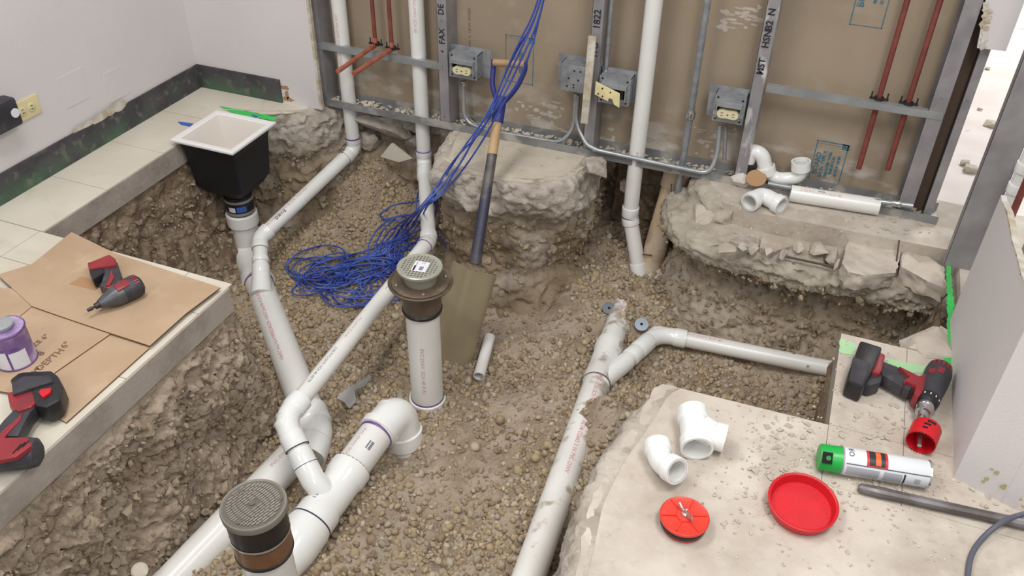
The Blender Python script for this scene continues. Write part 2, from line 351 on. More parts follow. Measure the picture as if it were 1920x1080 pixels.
bank([(-1.42,3.3),(-1.41,2.98),(-1.385,2.83),(-1.34,2.66),(-1.24,2.61),(-1.08,2.59),(-.93,2.62),(-.81,2.70),(-.775,2.82),(-.77,2.95),(-.77,3.3)],
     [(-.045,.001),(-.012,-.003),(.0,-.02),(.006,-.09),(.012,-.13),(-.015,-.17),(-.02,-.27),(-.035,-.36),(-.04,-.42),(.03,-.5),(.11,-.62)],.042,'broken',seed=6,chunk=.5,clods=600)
bank([(-.75,3.22),(-.33,3.22)],[(-.1,-.03),(.0,-.04),(.02,-.12),(.04,-.3),(.1,-.5)],.05,'soil',seed=7,clods=60)
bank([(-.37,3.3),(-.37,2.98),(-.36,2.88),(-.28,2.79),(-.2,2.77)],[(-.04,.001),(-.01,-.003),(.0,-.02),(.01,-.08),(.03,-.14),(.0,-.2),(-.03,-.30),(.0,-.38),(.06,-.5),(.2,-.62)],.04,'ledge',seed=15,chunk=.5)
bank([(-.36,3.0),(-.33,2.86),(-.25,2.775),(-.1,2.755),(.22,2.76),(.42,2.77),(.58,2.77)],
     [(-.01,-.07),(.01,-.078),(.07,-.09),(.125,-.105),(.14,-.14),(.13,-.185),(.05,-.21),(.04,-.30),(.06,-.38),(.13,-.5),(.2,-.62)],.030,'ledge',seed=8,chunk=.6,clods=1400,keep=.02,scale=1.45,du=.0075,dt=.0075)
bank([(.56,2.72),(.50,2.6),(.49,2.4),(.42,2.22),(.36,2.16),(.21,2.165)],soilp,.02,'soil',seed=9,du=.015,dt=.015)
bank([(.208,2.19),(.208,1.76),(.15,1.76)],[(-.01,-.09),(-.01,-.2),(.0,-.35),(.02,-.65)],.02,'soil',seed=10,du=.012,dt=.012)
bank([(.22,1.768),(-.24,1.752)],[(-.01,-.09),(-.01,-.2),(.0,-.35),(.02,-.65)],.02,'soil',seed=11,du=.015,dt=.015)
bank([(-.22,1.78),(-.25,1.74),(-.27,1.6),(-.30,1.45),(-.31,1.3),(-.29,1.15),(-.27,.9),(-.26,.4),(-.26,-.4)],
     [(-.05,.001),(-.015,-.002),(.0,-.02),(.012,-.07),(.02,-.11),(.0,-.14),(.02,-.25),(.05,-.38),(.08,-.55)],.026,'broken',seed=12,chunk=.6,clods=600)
# ---------------- floor slabs and tiles ----------------
def jag(poly,rough,step=.02,amp=.006):
    """polygon whose listed edges get broken outlines"""
    out=[]; n=len(poly)
    for i in range(n):
        a=np.array(poly[i],float); b=np.array(poly[(i+1)%n],float); L=np.linalg.norm(b-a); out.append(tuple(a))
        if i in rough:
            k=int(L/step); nn=np.array([-(b-a)[1],(b-a)[0]])/L
            for j in range(1,k):
                q=a+(b-a)*j/k; q=q+nn*amp*random.uniform(-1,1.)+nn*amp*float(noise([[q[0]*9,q[1]*9,1.]])[0])*3; out.append(tuple(q))
    return out
TH=.09
def slab(name,poly,m,z1=0,z0=-TH,parent=None,**k):
    mb=MB(); mb.prism([tuple(p) for p in poly],z0,z1); return build(name,mb,m,parent,smooth=0,tri=True,**k)
floor=struct(slab('floor',[(-2.75,-2.5),(-1.57,-2.5),(-1.57,1.668),(-1.60,1.69),(-2.33,1.69),(-2.33,2.70),(-2.2,2.74),(-2.05,2.82),(-2.0,2.9),(-1.98,3.2),(-2.75,3.2)],'cut',z1=-.003))
# tiles on the left: their joints follow the grout lines in view
gxs=[-2.6,-2.345,-2.04,-1.735,-1.574]; gys=[.0,.305,.61,.915,1.22,1.525,1.688]
for i in range(4):
    for j in range(-5,6):
        y0=gys[j] if j>=0 else j*.305; y1=gys[j+1] if j>=0 else (j+1)*.305
        mb=MB(); mb.box((gxs[i]+.0012,y0+.0012,-.004),(gxs[i+1]-.0012,y1-.0012,0)); build('tile',mb,'tile',floor,smooth=0)
for (x0,x1,y0,y1) in [(-2.6,-2.334,1.69,1.99),(-2.6,-2.334,1.99,2.295),(-2.6,-2.334,2.295,2.60)]:
    mb=MB(); mb.box((x0+.001,y0+.001,-.004),(x1-.001,y1-.001,0)); build('tile',mb,'tile',floor,smooth=0)
slab('tile',jag([(-2.6,2.602),(-2.335,2.602),(-2.335,2.70),(-2.2,2.73),(-2.08,2.80),(-2.03,2.88),(-2.6,2.88)],[2,3,4],.015,.007),'tile',z1=0,z0=-.004,parent=floor)
slab('slab',jag([(-1.40,3.1),(-1.375,2.86),(-1.32,2.68),(-1.23,2.635),(-1.08,2.61),(-.94,2.64),(-.83,2.715),(-.79,2.84),(-.785,3.1)],[1,2,3,4,5,6]),'tile_dusty',z0=-.05,parent=floor)
slab('slab',jag([(-.345,3.1),(-.335,2.89),(-.25,2.775),(-.1,2.752),(.22,2.757),(.54,2.765),(.54,2.3),(.48,2.32),(.44,2.24),(.392,2.175),(1.9,2.17),(1.9,3.1)],[0,1,6,7,8],amp=.004),'conc',z0=-.095,parent=floor)
# near right slab, cut along its grout lines
slab('slab',jag([(-.225,1.755),(-.245,1.73),(-.25,1.6),(-.28,1.45),(-.285,1.3),(-.265,1.15),(-.245,.9),(-.235,.4),(-.235,-2.5),(1.9,-2.5),(1.9,1.558),(.2075,1.56),(.2075,1.768)],[0,1,2,3,4,5,6],amp=.006),'conc',parent=floor)
for (x0,x1,y0,y1) in [(.2087,.3895,1.771,2.168),(.2087,.3895,1.5605,1.7697),(.391,1.9,1.771,2.168),(.391,1.9,1.5605,1.7697)]:
    mb=MB(); mb.box((x0,y0,-TH),(x1,y1,0)); build('slab',mb,'conc',floor,smooth=0)
mb=MB(); mb.box((.2086,1.5,-TH),(1.88,2.165,-.004)); build('screed',mb,'cut',floor,smooth=0)
mb=MB(); mb.box((-3.2,3.1,-.1),(3.5,7.5,-.002)); build('slab',mb,'farfloor',floor,smooth=0)
# the mended lump beside the wall
def rock(c,size,seed,flat=1.,n=16,rough=0,sq=None):
    r=random.Random(seed); bm=bmesh.new()
    for k in range(n):
        v=Vector((r.gauss(0,1),r.gauss(0,1),r.gauss(0,1))).normalized()
        if sq: v=Vector([math.copysign(abs(q)**.45,q) for q in v])
        bm.verts.new((v.x*size[0]*r.uniform(.8,1.05),v.y*size[1]*r.uniform(.8,1.05),v.z*size[2]*r.uniform(.75,1.05)))
    g=bmesh.ops.convex_hull(bm,input=bm.verts)
    bmesh.ops.delete(bm,geom=[e for e in g['geom_interior'] if isinstance(e,bmesh.types.BMVert)],context='VERTS')
    if rough:
        bmesh.ops.subdivide_edges(bm,edges=bm.edges[:],cuts=rough,use_grid_fill=True)
        co=np.array([v.co[:] for v in bm.verts]); d=fbm(co*16+seed,4)*min(size)*.55
        for v,q in zip(bm.verts,d): v.co+=v.co.normalized()*float(q)
    bm.verts.ensure_lookup_table(); bm.verts.index_update()
    mb=MB(); mb.add([(v.co.x+c[0],v.co.y+c[1],v.co.z+c[2]) for v in bm.verts],[tuple(v.index for v in f.verts) for f in bm.faces]); bm.free(); return mb
def crock(name,c,size,seed,m,label=None,cat='concrete',group=None,rot=None,rough=3,n=16,parent=None,sq=True,smooth=28):
    mb=rock((0,0,0),size,seed,n=n,rough=rough,sq=sq)
    if rot:
        Rm=Matrix.Rotation(rot[2],3,'Z')@Matrix.Rotation(rot[1],3,'Y')@Matrix.Rotation(rot[0],3,'X')
        mb.v=[tuple(Rm@Vector(v)) for v in mb.v]
    mb.v=[(v[0]+c[0],v[1]+c[1],v[2]+c[2]) for v in mb.v]
    if parent is not None: return build(name,mb,m,parent,smooth=smooth)
    return single(name,mb,m,label,cat,group,smooth=smooth)
# ---------------- walls ----------------
mb=MB(); mb.box((-2.72,-1.6,-.0),(-2.6,2.99,1.6)); wl=struct(build('wall_left',mb,'paint_wall',smooth=0))
mb=MB(); mb.box((-2.6,2.87,-.0),(-1.985,2.885,1.6)); wb=struct(build('wall_back',mb,'paint_wall',smooth=0))
mb=MB(); mb.box((-1.987,2.869,.0),(-1.975,2.886,1.6)); build('torn_edge',mb,'gypsum',wb,smooth=0)
mb=MB(); mb.box((-2.05,3.02,.0),(.46,3.035,1.6)); wp=struct(build('wall_back',mb,'paper_wall',smooth=0))
# baseboards
mb=MB(); mb.box((-2.6,-1.6,0),(-2.592,2.87,.105)); bl=struct(build('baseboard_left',mb,'base_black',smooth=0)); 
mb=MB(); mb.box((-2.592,2.862,0),(-2.17,2.87,.105)); bb=struct(build('baseboard_back',mb,'base_black',smooth=0))
# scraped adhesive above the left baseboard and the torn spots
for (px,py,sx,sz) in [(200,238,.09,.03),(222,222,.07,.035),(175,250,.10,.02)]:
    p=ax(px,py,-2.592); mb=MB(); k=26
    vs=[(-2.5915+.0002*(px%3),p[1]+sx*math.cos(2*math.pi*i/k)*random.uniform(.8,1.1),max(p[2],.10)+.012+sz*.6*math.sin(2*math.pi*i/k)*random.uniform(.6,1.1)) for i in range(k)]
    mb.add(vs,[tuple(range(k))]); 
    b_=build('scraped_patch',mb,'gypsum',bl,smooth=0)
for (px,py,sx,sz) in [(534,165,.03,.012),(540,186,.035,.012),(538,176,.012,.025)]:
    p=ay(px,py,2.869); k=18; mb=MB()
    mb.add([(p[0]+sx*math.cos(2*math.pi*i/k)*random.uniform(.6,1.1),2.8694,p[2]+sz*math.sin(2*math.pi*i/k)*random.uniform(.5,1.1)) for i in range(k)],[tuple(range(k))]); build('torn_patch',mb,'carddark',wb,smooth=0)
# faint patched rectangles on the left wall
for (a,b_) in [((110,155),(163,165)),((195,145),(238,160))]:
    p=ax(*a,-2.6); q=ax(*b_,-2.6); mb=MB(); y0,y1=p[1],q[1]; z=(p[2]+q[2])/2
    mb.box((-2.6,y0,z-.07),(-2.5985,y1,z+.05)); build('patch',mb,'paint_wall',wl,smooth=0)
# wall outlet with ivory plate
p=ax(48,204,-2.6); o=thing('wall_outlet','ivory duplex wall outlet set sideways low on the painted left wall','outlet',(-2.6,p[1],p[2]))
mb=MB(); mb.box((-2.6,p[1]-.057,p[2]-.035),(-2.594,p[1]+.057,p[2]+.035)); build('cover_plate',mb,'ivory2',o,bevel=.002)
for s in (-1,1):
    mb=MB(); mb.lathe([(.0165,0),(.0165,.002),(.014,.0035)],(-2.594,p[1]+s*.02,p[2]),(1,0,0),24); rc=build('receptacle',mb,'ivory',o)
    for q in (-.006,.006):
        mb=MB(); mb.box((-2.5908,p[1]+s*.02-.005,p[2]+q-.001),(-2.5898,p[1]+s*.02+.004,p[2]+q+.001)); build('slot',mb,'dark',rc,smooth=0)
p=ax(3,206,-2.6); mb=MB(); mb.box((-2.6,p[1]-.10,p[2]-.05),(-2.54,p[1]+.022,p[2]+.05))
o=thing('surface_box','dark grey surface box on the left wall at the photo edge','box',(-2.6,p[1],p[2])); build('housing',mb,'toolgrey',o,bevel=.012)
mb=MB(); mb.lathe([(.016,0),(.016,.003)],(-2.54,p[1]+.0,p[2]),(1,0,0),20); build('button',mb,'label',o)
# ---------------- stud wall ----------------
def stud(px,py,label,w=.041,web='r',y0=2.925,y1=3.018,z0=.0,z1=1.6,m='steel'):
    x0=ay(px,py,y0)[0]; o=thing('steel_stud',label,'stud',(x0,y0,z0),'steel studs of the open wall')
    mb=MB(); mb.box((x0,y0,z0),(x0+w,y0+.0012,z1)); build('flange',mb,m,o,smooth=0)
    mb=MB(); mb.box((x0,y1-.0012,z0),(x0+w,y1,z1)); build('flange',mb,m,o,smooth=0)
    xw=x0+w-.0012 if web=='r' else x0; mb=MB(); mb.box((xw,y0+.0012,z0),(xw+.0012,y1-.0012,z1)); build('web',mb,m,o,smooth=0)
    xl=x0 if web=='r' else x0+w-.0012; mb=MB(); mb.box((xl,y0,z0),(xl+.0012,y0+.009,z1)); build('lip',mb,m,o,smooth=0)
    for k in range(3):
        z=z0+.05+.4*k; mb=MB(); mb.lathe([(.004,0),(.0035,-.002)],(x0+w*.5,y0,z),(0,1,0),10); build('screw',mb,'screw',o)
    return o,x0
s1,sx1=stud(580,0,'galvanised steel stud beside the torn edge of the painted wall',w=.03)
s2,sx2=stud(822,120,'steel stud lettered FAX, left of the first outlet box')
s3,sx3=stud(1109,50,'steel stud behind the two outlet boxes with inked numbers')
s4,sx4=stud(1421,100,'steel stud covered in scribbled black marks, near the grey conduit',m='steel_splash')
s5,sx5=stud(1727,250,'wide plain steel stud at the right end of the brown panel',w=.05)
s6,sx6=stud(1783,250,'rearmost steel stud past the dark gap next to the bright doorway',w=.028,y0=2.94,y1=3.03)
mb=MB(); mb.box((sx5+.052,2.98,0),(sx6,3.03,1.6)); build('shadow_gap',mb,'rust_and_gap_shade',s6,smooth=0)  # filler panel whose dark brown stands in for shade between the end studs
# bottom track
o=thing('floor_track','dusty galvanised floor track running under the studs across the openings','track',(-.8,2.97,0))
mb=MB(); mb.box((-2.02,2.918,0),(.47,3.022,.0015)); build('track_base',mb,'steel_dusty',o,smooth=0)
mb=MB(); mb.box((-2.02,2.916,0),(.47,2.918,.032)); build('track_flange',mb,'steel_dusty',o,smooth=0)
mb=MB(); mb.box((-2.02,3.0165,.0015),(.47,3.0185,.032)); build('track_flange',mb,'steel_dusty',o,smooth=0)
# plaster debris lying in the track
deb=MB()
for k in range(520):
    x=random.uniform(-1.98,-.3) if k<420 else random.uniform(-.3,.45)
    c=(x,random.uniform(2.93,3.008),.006+random.random()*.006); r=random.uniform(.004,.018); q=rock(c,(r,r,r*.6),k,n=9); deb.add(q.v,q.f)
stuff(tag(build('plaster_debris',deb,'chip',None,(-1.1,2.97,0),smooth=0),'pale crumbs of plaster lying along the floor track','debris'))
# bridging channels
def bar(pa,pb,label,y=2.935):
    a=ay(*pa,y); b=ay(*pb,y); o=thing('bridging_channel',label,'channel',a); z=(a[2]+b[2])/2
    mb=MB(); mb.box((a[0],y-.012,z-.0125),(b[0],y-.0108,z+.0125)); build('face',mb,'emt',o,smooth=0)
    mb=MB(); mb.box((a[0],y-.0108,z+.0112),(b[0],y+.010,z+.0125)); build('flange',mb,'emt',o,smooth=0)
    mb=MB(); mb.box((a[0],y-.0108,z-.0125),(b[0],y+.010,z-.0112)); build('flange',mb,'emt',o,smooth=0)
    return z
zb1=bar((592,86),(832,121),'horizontal steel channel carrying the bent copper stubs, at left')
zb2=bar((1437,166),(1768,214),'horizontal steel channel bracing the two long copper tubes, at right')
# text helper: returns vertices in x (along) / y (up) plane
def text_geo(s,size,align='CENTER',thick=0):
    cu=bpy.data.curves.new('t','FONT'); cu.body=s; cu.size=size; cu.align_x=align; cu.align_y='CENTER'; cu.resolution_u=2; cu.offset=thick
    ob=bpy.data.objects.new('t',cu); C.objects.link(ob); dg=bpy.context.evaluated_depsgraph_get(); dg.update()
    me=bpy.data.meshes.new_from_object(ob.evaluated_get(dg)); v=[tuple(p.co) for p in me.vertices]; f=[tuple(p.vertices) for p in me.polygons]
    bpy.data.objects.remove(ob); bpy.data.meshes.remove(me); return v,f
def flat_text(name,s,size,c,u,v,m,parent,thick=0,off=.0006,shear=0):
    V_,F_=text_geo(s,size,thick=thick); c,u,v=[np.array(q,float) for q in (c,u,v)]; u/=np.linalg.norm(u); v/=np.linalg.norm(v); n=np.cross(u,v)
    mb=MB(); mb.add([c+u*(p[0]+shear*p[1])+v*p[1]+n*off for p in V_],F_); return build(name,mb,m,parent,smooth=0)
def pipe_text(s,size,a,b,r,t0,ang,m,parent,name='print',flip=False,stretch=1.,thick=0):
    """lettering wrapped on a pipe from a to b, starting at distance t0; ang is the outward direction"""
    V_,F_=text_geo(s,size,'LEFT',thick); a=np.array(a,float); b=np.array(b,float); t=(b-a)/np.linalg.norm(b-a)
    w=np.array(ang,float); w-=t*(w@t); w/=np.linalg.norm(w); q=np.cross(w,t)
    if flip: t2,q2=-t,-q
    else: t2,q2=t,q
    mb=MB(); vs=[]
    for p in V_:
        th=p[1]/r; vs.append(a+t*t0+t2*p[0]*stretch+(math.cos(th)*w+math.sin(th)*q2)*(r+.0005))
    mb.add(vs,F_); return build(name,mb,m,parent,smooth=0)
U=(0,0,1)
c=ay(828,68,2.9245); flat_text('lettering','FAX',.034,(sx2+.02,2.9243,c[2]),(0,0,1),(-1,0,0),'ink',s2,.0006)
c=ay(829,18,2.9245); flat_text('lettering','DE',.034,(sx2+.02,2.9243,c[2]),(0,0,1),(-1,0,0),'ink',s2,.0006)
c=ay(832,97,2.9245); flat_text('lettering','4',.018,(sx2+.02,2.9243,c[2]),(0,0,1),(-1,0,0),'ink',s2,.0003)
c=ay(1117,36,2.9245); flat_text('lettering','1822',.036,(sx3+.02,2.9243,c[2]),(0,0,1),(-1,0,0),'ink',s3,.0006)
c=ay(1114,92,2.9245); flat_text('lettering','ITO',.034,(sx3+.02,2.9243,c[2]),(0,0,1),(-1,0,0),'ink',s3,.0002)
for (py,t) in [(20,'N'),(46,'B2'),(72,'HSN'),(125,'MST')]:
    c=ay(1430,py,2.9245); flat_text('lettering',t,.032,(sx4+.02,2.9243,c[2]),(0,0,1),(-1,0,0),'ink',s4,.0008)
# white streaks where paint has splashed the scribbled stud
# blue ink stamps on the brown board
def stamp(cx0,cx1,z0,z1,rows):
    y=3.0195; mb=MB(); t=.004
    for a,b in (((cx0,z1-t),(cx1,z1)),((cx0,z1-.012),(cx1,z1-.0105)),((cx0,z0),(cx1,z0+.003)),((cx0,z0),(cx0+.0035,z1)),((cx1-.0035,z0),(cx1,z1)),((cx1-.022,z1-.022),(cx1+.004,z1))):
        mb.add([(a[0],y,a[1]),(b[0],y,a[1]),(b[0],y,b[1]),(a[0],y,b[1])],[(0,1,2,3)])
    build('ink_stamp',mb,'blueink',wp,smooth=0)
    w=cx1-cx0
    for k,(fx,s,txt) in enumerate(rows):
        flat_text('stamp_lettering',txt,s,(cx0+w*fx,y+.0003,(z0+z1)/2-.008),(0,0,1),(-1,0,0),'blueink',wp,.0009)
def wz(px,py): return ay(px,py,3.02)
a=wz(1533,262); b=wz(1594,268); c=wz(1571,348)
stamp(a[0],b[0],c[2],a[2],[(.16,.026,'BOARD'),(.34,.017,'5/8 IN  TYPE X'),(.5,.013,'FIRE RATED WALL'),(.64,.013,'THIS SIDE IN'),(.8,.013,'48 IN X 120 IN')])
a=wz(1612,-25); b=wz(1672,-25); c=wz(1592,46)
stamp(wz(1592,46)[0],wz(1654,52)[0],c[2],c[2]+.24,[(.2,.03,'BOARD'),(.42,.017,'5/8 IN'),(.6,.013,'FIRE RATED'),(.8,.014,'48 IN X 120')])
a=wz(948,64); b=wz(1002,70); c=wz(998,160)
stamp(a[0],b[0],c[2]+.0,a[2],[(.3,.02,'TYPE X'),(.55,.017,'FIRE RATED'),(.75,.014,'5/8 IN')])
a=wz(880,5); flat_text('stamp_lettering','48 IN  X  120 IN  BOARD',.015,(a[0],3.0198,a[2]-.1),(0,0,1),(-1,0,0),'cardink',wp)
# paint smears on the board
sm=MB()
for (x0,y0,x1,y1,n) in [(1340,12,1425,60,26),(960,190,1060,260,40),(1115,240,1150,280,12),(1300,235,1400,300,26),(905,235,960,255,8)]:
    for k in range(n):
        c=wz(random.uniform(x0,x1),random.uniform(y0,y1)); rx=random.uniform(.006,.03); rz=random.uniform(.003,.012)
        sm.add([(c[0]+rx*math.cos(i*.628)*random.uniform(.5,1.1),3.0194-.0001*k/60,c[2]+rz*math.sin(i*.628)*random.uniform(.5,1.1)) for i in range(10)],[tuple(range(10))])
M['smear']=mat('white plaster smear',(190,182,172),.9,col2=(176,164,148),scale=30)
stuff(build('plaster_smears',sm,'smear',wp,smooth=0))
# ---------------- electrical boxes ----------------
def ebox(px,py,w,h,label,kind,y=2.905,d=.055,tw=None):
    c=ay(px,py,y-.0); x,z=c[0],c[2]; o=thing('electrical_box',label,'electrical box',(x,y,z-h/2))
    mb=MB(); t=.002
    mb.box((x-w/2,y,z-h/2),(x-w/2+t,y+d,z+h/2)).box((x+w/2-t,y,z-h/2),(x+w/2,y+d,z+h/2)).box((x-w/2,y,z-h/2),(x+w/2,y+d,z-h/2+t)).box((x-w/2,y,z+h/2-t),(x+w/2,y+d,z+h/2)).box((x-w/2,y+d-t,z-h/2),(x+w/2,y+d,z+h/2))
    build('box_body',mb,'boxsteel',o,smooth=0)
    mb=MB(); mb.box((x-w/2-.03,y+d-.004,z-h/2-.006),(x+w/2+.035,y+d-.002,z+h/2+.012)); build('mounting_bracket',mb,'boxsteel',o,smooth=0)
    if kind=='raised':
        mb=MB(); mb.box((x-w/2,y-.012,z-h/2),(x+w/2,y,z+h/2)); build('raised_cover',mb,'boxsteel',o,bevel=.006)
        for (ux,uz) in [(0,.3),(-.25,.0),(.2,-.03),(0,-.22),(0,-.32),(-.3,-.3),(.28,.3)]:
            mb=MB(); mb.lathe([(.0035,0),(.0035,-.001)],(x+ux*w*.8,y-.012,z+uz*h),(0,1,0),10); build('screw_hole',mb,'dark',o)
        return o,x,z
    # plaster ring face with an opening
    fy=y-.004; ow,oh=w*.74,h*.42; oz=z-h*.07
    mb=MB(); mb.box((x-w/2,fy,oz+oh/2),(x+w/2,y,z+h/2)).box((x-w/2,fy,z-h/2),(x+w/2,y,oz-oh/2)).box((x-w/2,fy,oz-oh/2),(x-ow/2,y,oz+oh/2)).box((x+ow/2,fy,oz-oh/2),(x+w/2,y,oz+oh/2))
    build('cover_ring',mb,'boxsteel',o,smooth=0)
    mb=MB(); mb.box((x-ow/2-.004,fy-.016,oz+oh/2-.001),(x+ow/2+.004,y,oz+oh/2+.014)).box((x-ow/2-.003,fy-.014,oz-oh/2-.004),(x-ow/2,y,oz+oh/2)).box((x+ow/2,fy-.014,oz-oh/2-.004),(x+ow/2+.003,y,oz+oh/2)); build('ring_lip',mb,'emt',o,smooth=0)
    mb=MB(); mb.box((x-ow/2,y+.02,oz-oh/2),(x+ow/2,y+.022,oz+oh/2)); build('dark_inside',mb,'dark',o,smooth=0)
    for sx in (-.4,.4):
        for sz in (-.4,.4):
            mb=MB(); mb.lathe([(.004,0),(.003,-.002)],(x+sx*w,fy,z+sz*h),(0,1,0),10); build('screw',mb,'dark',o)
    if kind=='outlet':
        rc=MB(); 
        poly=[]; 
        for k in range(28):
            a=2*math.pi*k/28; poly.append((.038*math.copysign(abs(math.cos(a))**.6,math.cos(a)),.0165*math.copysign(abs(math.sin(a))**.8,math.sin(a))*(1-.22*math.exp(-(math.cos(a)*5)**2))))
        n=len(poly); zz=oz-oh*.16; yf=fy-.016
        rc.add([(x+p[0],yf,zz+p[1]) for p in poly]+[(x+p[0],yf+.03,zz+p[1]) for p in poly],[tuple(range(n)),]+[(i,n+i,n+(i+1)%n,(i+1)%n) for i in range(n)])
        r=build('receptacle',rc,'ivory',o)
        for s in (-1,1):
            for q in (-.005,.005):
                mb=MB(); mb.box((x+s*.02-.004,yf-.0006,zz+q-.001),(x+s*.02+.004,yf,zz+q+.001)); build('slot',mb,'dark',r,smooth=0)
        mb=MB(); mb.lathe([(.003,0),(.003,-.001)],(x,yf,zz),(0,1,0),10); build('center_screw',mb,'bronze',r)
        mb=MB(); mb.box((x-.052,yf+.006,zz-.008),(x-.036,yf+.008,zz+.008)).box((x+.036,yf+.006,zz-.008),(x+.052,yf+.008,zz+.008)); build('mounting_ear',mb,'emt',o,smooth=0)
    else:
        mb=MB(); mb.box((x-.03,fy-.002,oz-.02),(x+.036,fy+.02,oz+.014)); build('device',mb,'blackpl',o,bevel=.003)
    return o,x,z
eb1,_,_=ebox(869,124,.118,.098,'steel outlet box with ivory receptacle, beside the FAX stud','outlet')
eb2,_,_=ebox(1078,146,.105,.105,'plain steel box with raised cover behind the white strip','raised')
eb3,_,_=ebox(1152,170,.118,.105,'open steel box behind the tilted ivory cover plate','open')
eb4,_,_=ebox(1367,205,.108,.100,'steel outlet box with ivory receptacle, beside the scribbled stud','outlet')
# tilted ivory cover plate
p=[ay(1117,153,2.88),ay(1162,176,2.87),ay(1161,202,2.87),ay(1151,196,2.87),ay(1148,186,2.87),ay(1141,184,2.87),ay(1140,190,2.87),ay(1115,177,2.88)]
mb=MB(); n=len(p); mb.add(list(p)+[q+np.array([0,.004,0]) for q in p],[tuple(range(n)),tuple(reversed(range(n,2*n)))]+[(i,n+i,n+(i+1)%n,(i+1)%n) for i in range(n)])
o=thing('cover_plate','ivory cover plate hanging tilted in front of the open steel box','cover plate',p[0]); build('plate',mb,'ivory2',o,smooth=0,tri=True)
for q in [(1130,165),(1145,173),(1122,175),(1130,180),(1155,192)]:
    c=ay(*q,2.8755); mb=MB(); mb.lathe([(.003,0),(.003,-.0015)],c-np.array([0,.003,0]),(0,1,0),10); build('hole',mb,'dark',o)
# white strip leaning on the wall
a=ay(1111,68,2.89); b=ay(1096,231,2.89); o_=MB(); d=(b-a); L_=np.linalg.norm(d); d/=L_; w=np.cross(d,[0,1,0]); w/=np.linalg.norm(w)
o_.obox((a+b)/2,d*L_/2,w*.0145,np.array([0,.006,0])); single('wall_strip',o_,'gypsum','rough white strip leaning upright between the two right-hand steel boxes','strip',bevel=.002)
# ---------------- conduits ----------------
def fillet(pts,rad,n=6):
    P=[np.array(p,float) for p in pts]; out=[P[0]]
    for i in range(1,len(P)-1):
        a,b,c=P[i-1],P[i],P[i+1]; u=(a-b); v=(c-b); lu=np.linalg.norm(u); lv=np.linalg.norm(v); u/=lu; v/=lv
        r=min(rad,lu*.48,lv*.48)
        for k in range(n+1):
            t=k/n; out.append((1-t)**2*(b+u*r)+2*t*(1-t)*b+t*t*(b+v*r))
    out.append(P[-1]); return out
def conduit(pts,r,label,m='emt',bend=.09,couplings=()):
    q=fillet(pts,bend,8); mb=MB(); mb.sweep(q,[r]*len(q),14); o=thing('conduit',label,'conduit',pts[0]); build('tube',mb,m,o)
    for (a,b) in couplings:
        mb=MB(); mb.cyl(a,b,r*1.45,seg=14); cp=build('coupling',mb,'chrome',o,bevel=.002)
        mid=(np.array(a)+np.array(b))/2; mb=MB(); mb.cyl(mid+np.array([0,-r*1.3,0]),mid+np.array([0,-r*1.9,0]),.004,seg=8); build('set_screw',mb,'screw',cp)
    return o
yc=2.955
conduit([ay(868,152,yc),ay(870,228,yc),ay(915,245,2.93),ay(1052,268,2.93),ay(1076,240,yc),ay(1080,175,yc)],.0085,'curved steel conduit looping along the track between two boxes',couplings=[(ay(868,152,yc),ay(868.4,160,yc))])
conduit([ay(1084,178,yc),ay(1080,232,yc),ay(1100,272,2.91),ay(1120,281,2.905)],.0085,'short steel conduit dropping from the plain raised box',bend=.07)
conduit([ay(1112,280,2.905),ay(1270,314,2.905),ay(1330,326,2.905),ay(1345,290,2.93),ay(1350,235,yc)],.0085,'steel conduit along the track rising into the outlet box by the scribbled stud')
conduit([ay(1361,236,yc),ay(1358,300,yc)],.007,'short thin grey conduit dropping straight below the outlet box by the scribbled stud',m='boxsteel')
conduit([ay(1440,344,2.905),ay(1560,366,2.905),ay(1712,386,2.905)],.0085,'steel conduit behind the loose white pipe at the foot of the wall',couplings=[(ay(1672,380,2.905),ay(1690,383,2.905))])
xc=ay(1327,0,yc)[0]
conduit([(xc,yc,1.6),(xc,yc,ay(1290,215,yc)[2]),(xc-.004,yc,-.12),(xc-.01,yc-.01,-.30)],.0125,'tall grey conduit passing down through the track into the ground',m='boxsteel',couplings=[((xc,yc,ay(1296,222,yc)[2]),(xc,yc,ay(1296,208,yc)[2]))])
xd=ay(1147,0,yc)[0]; conduit([(xd,yc,1.6),(xd,yc,ay(1140,136,yc)[2]-.02)],.008,'thin upright conduit entering the top of the open steel box',m='boxsteel',couplings=[((xd,yc,ay(1140,136,yc)[2]-.02),(xd,yc,ay(1140,130,yc)[2]))])
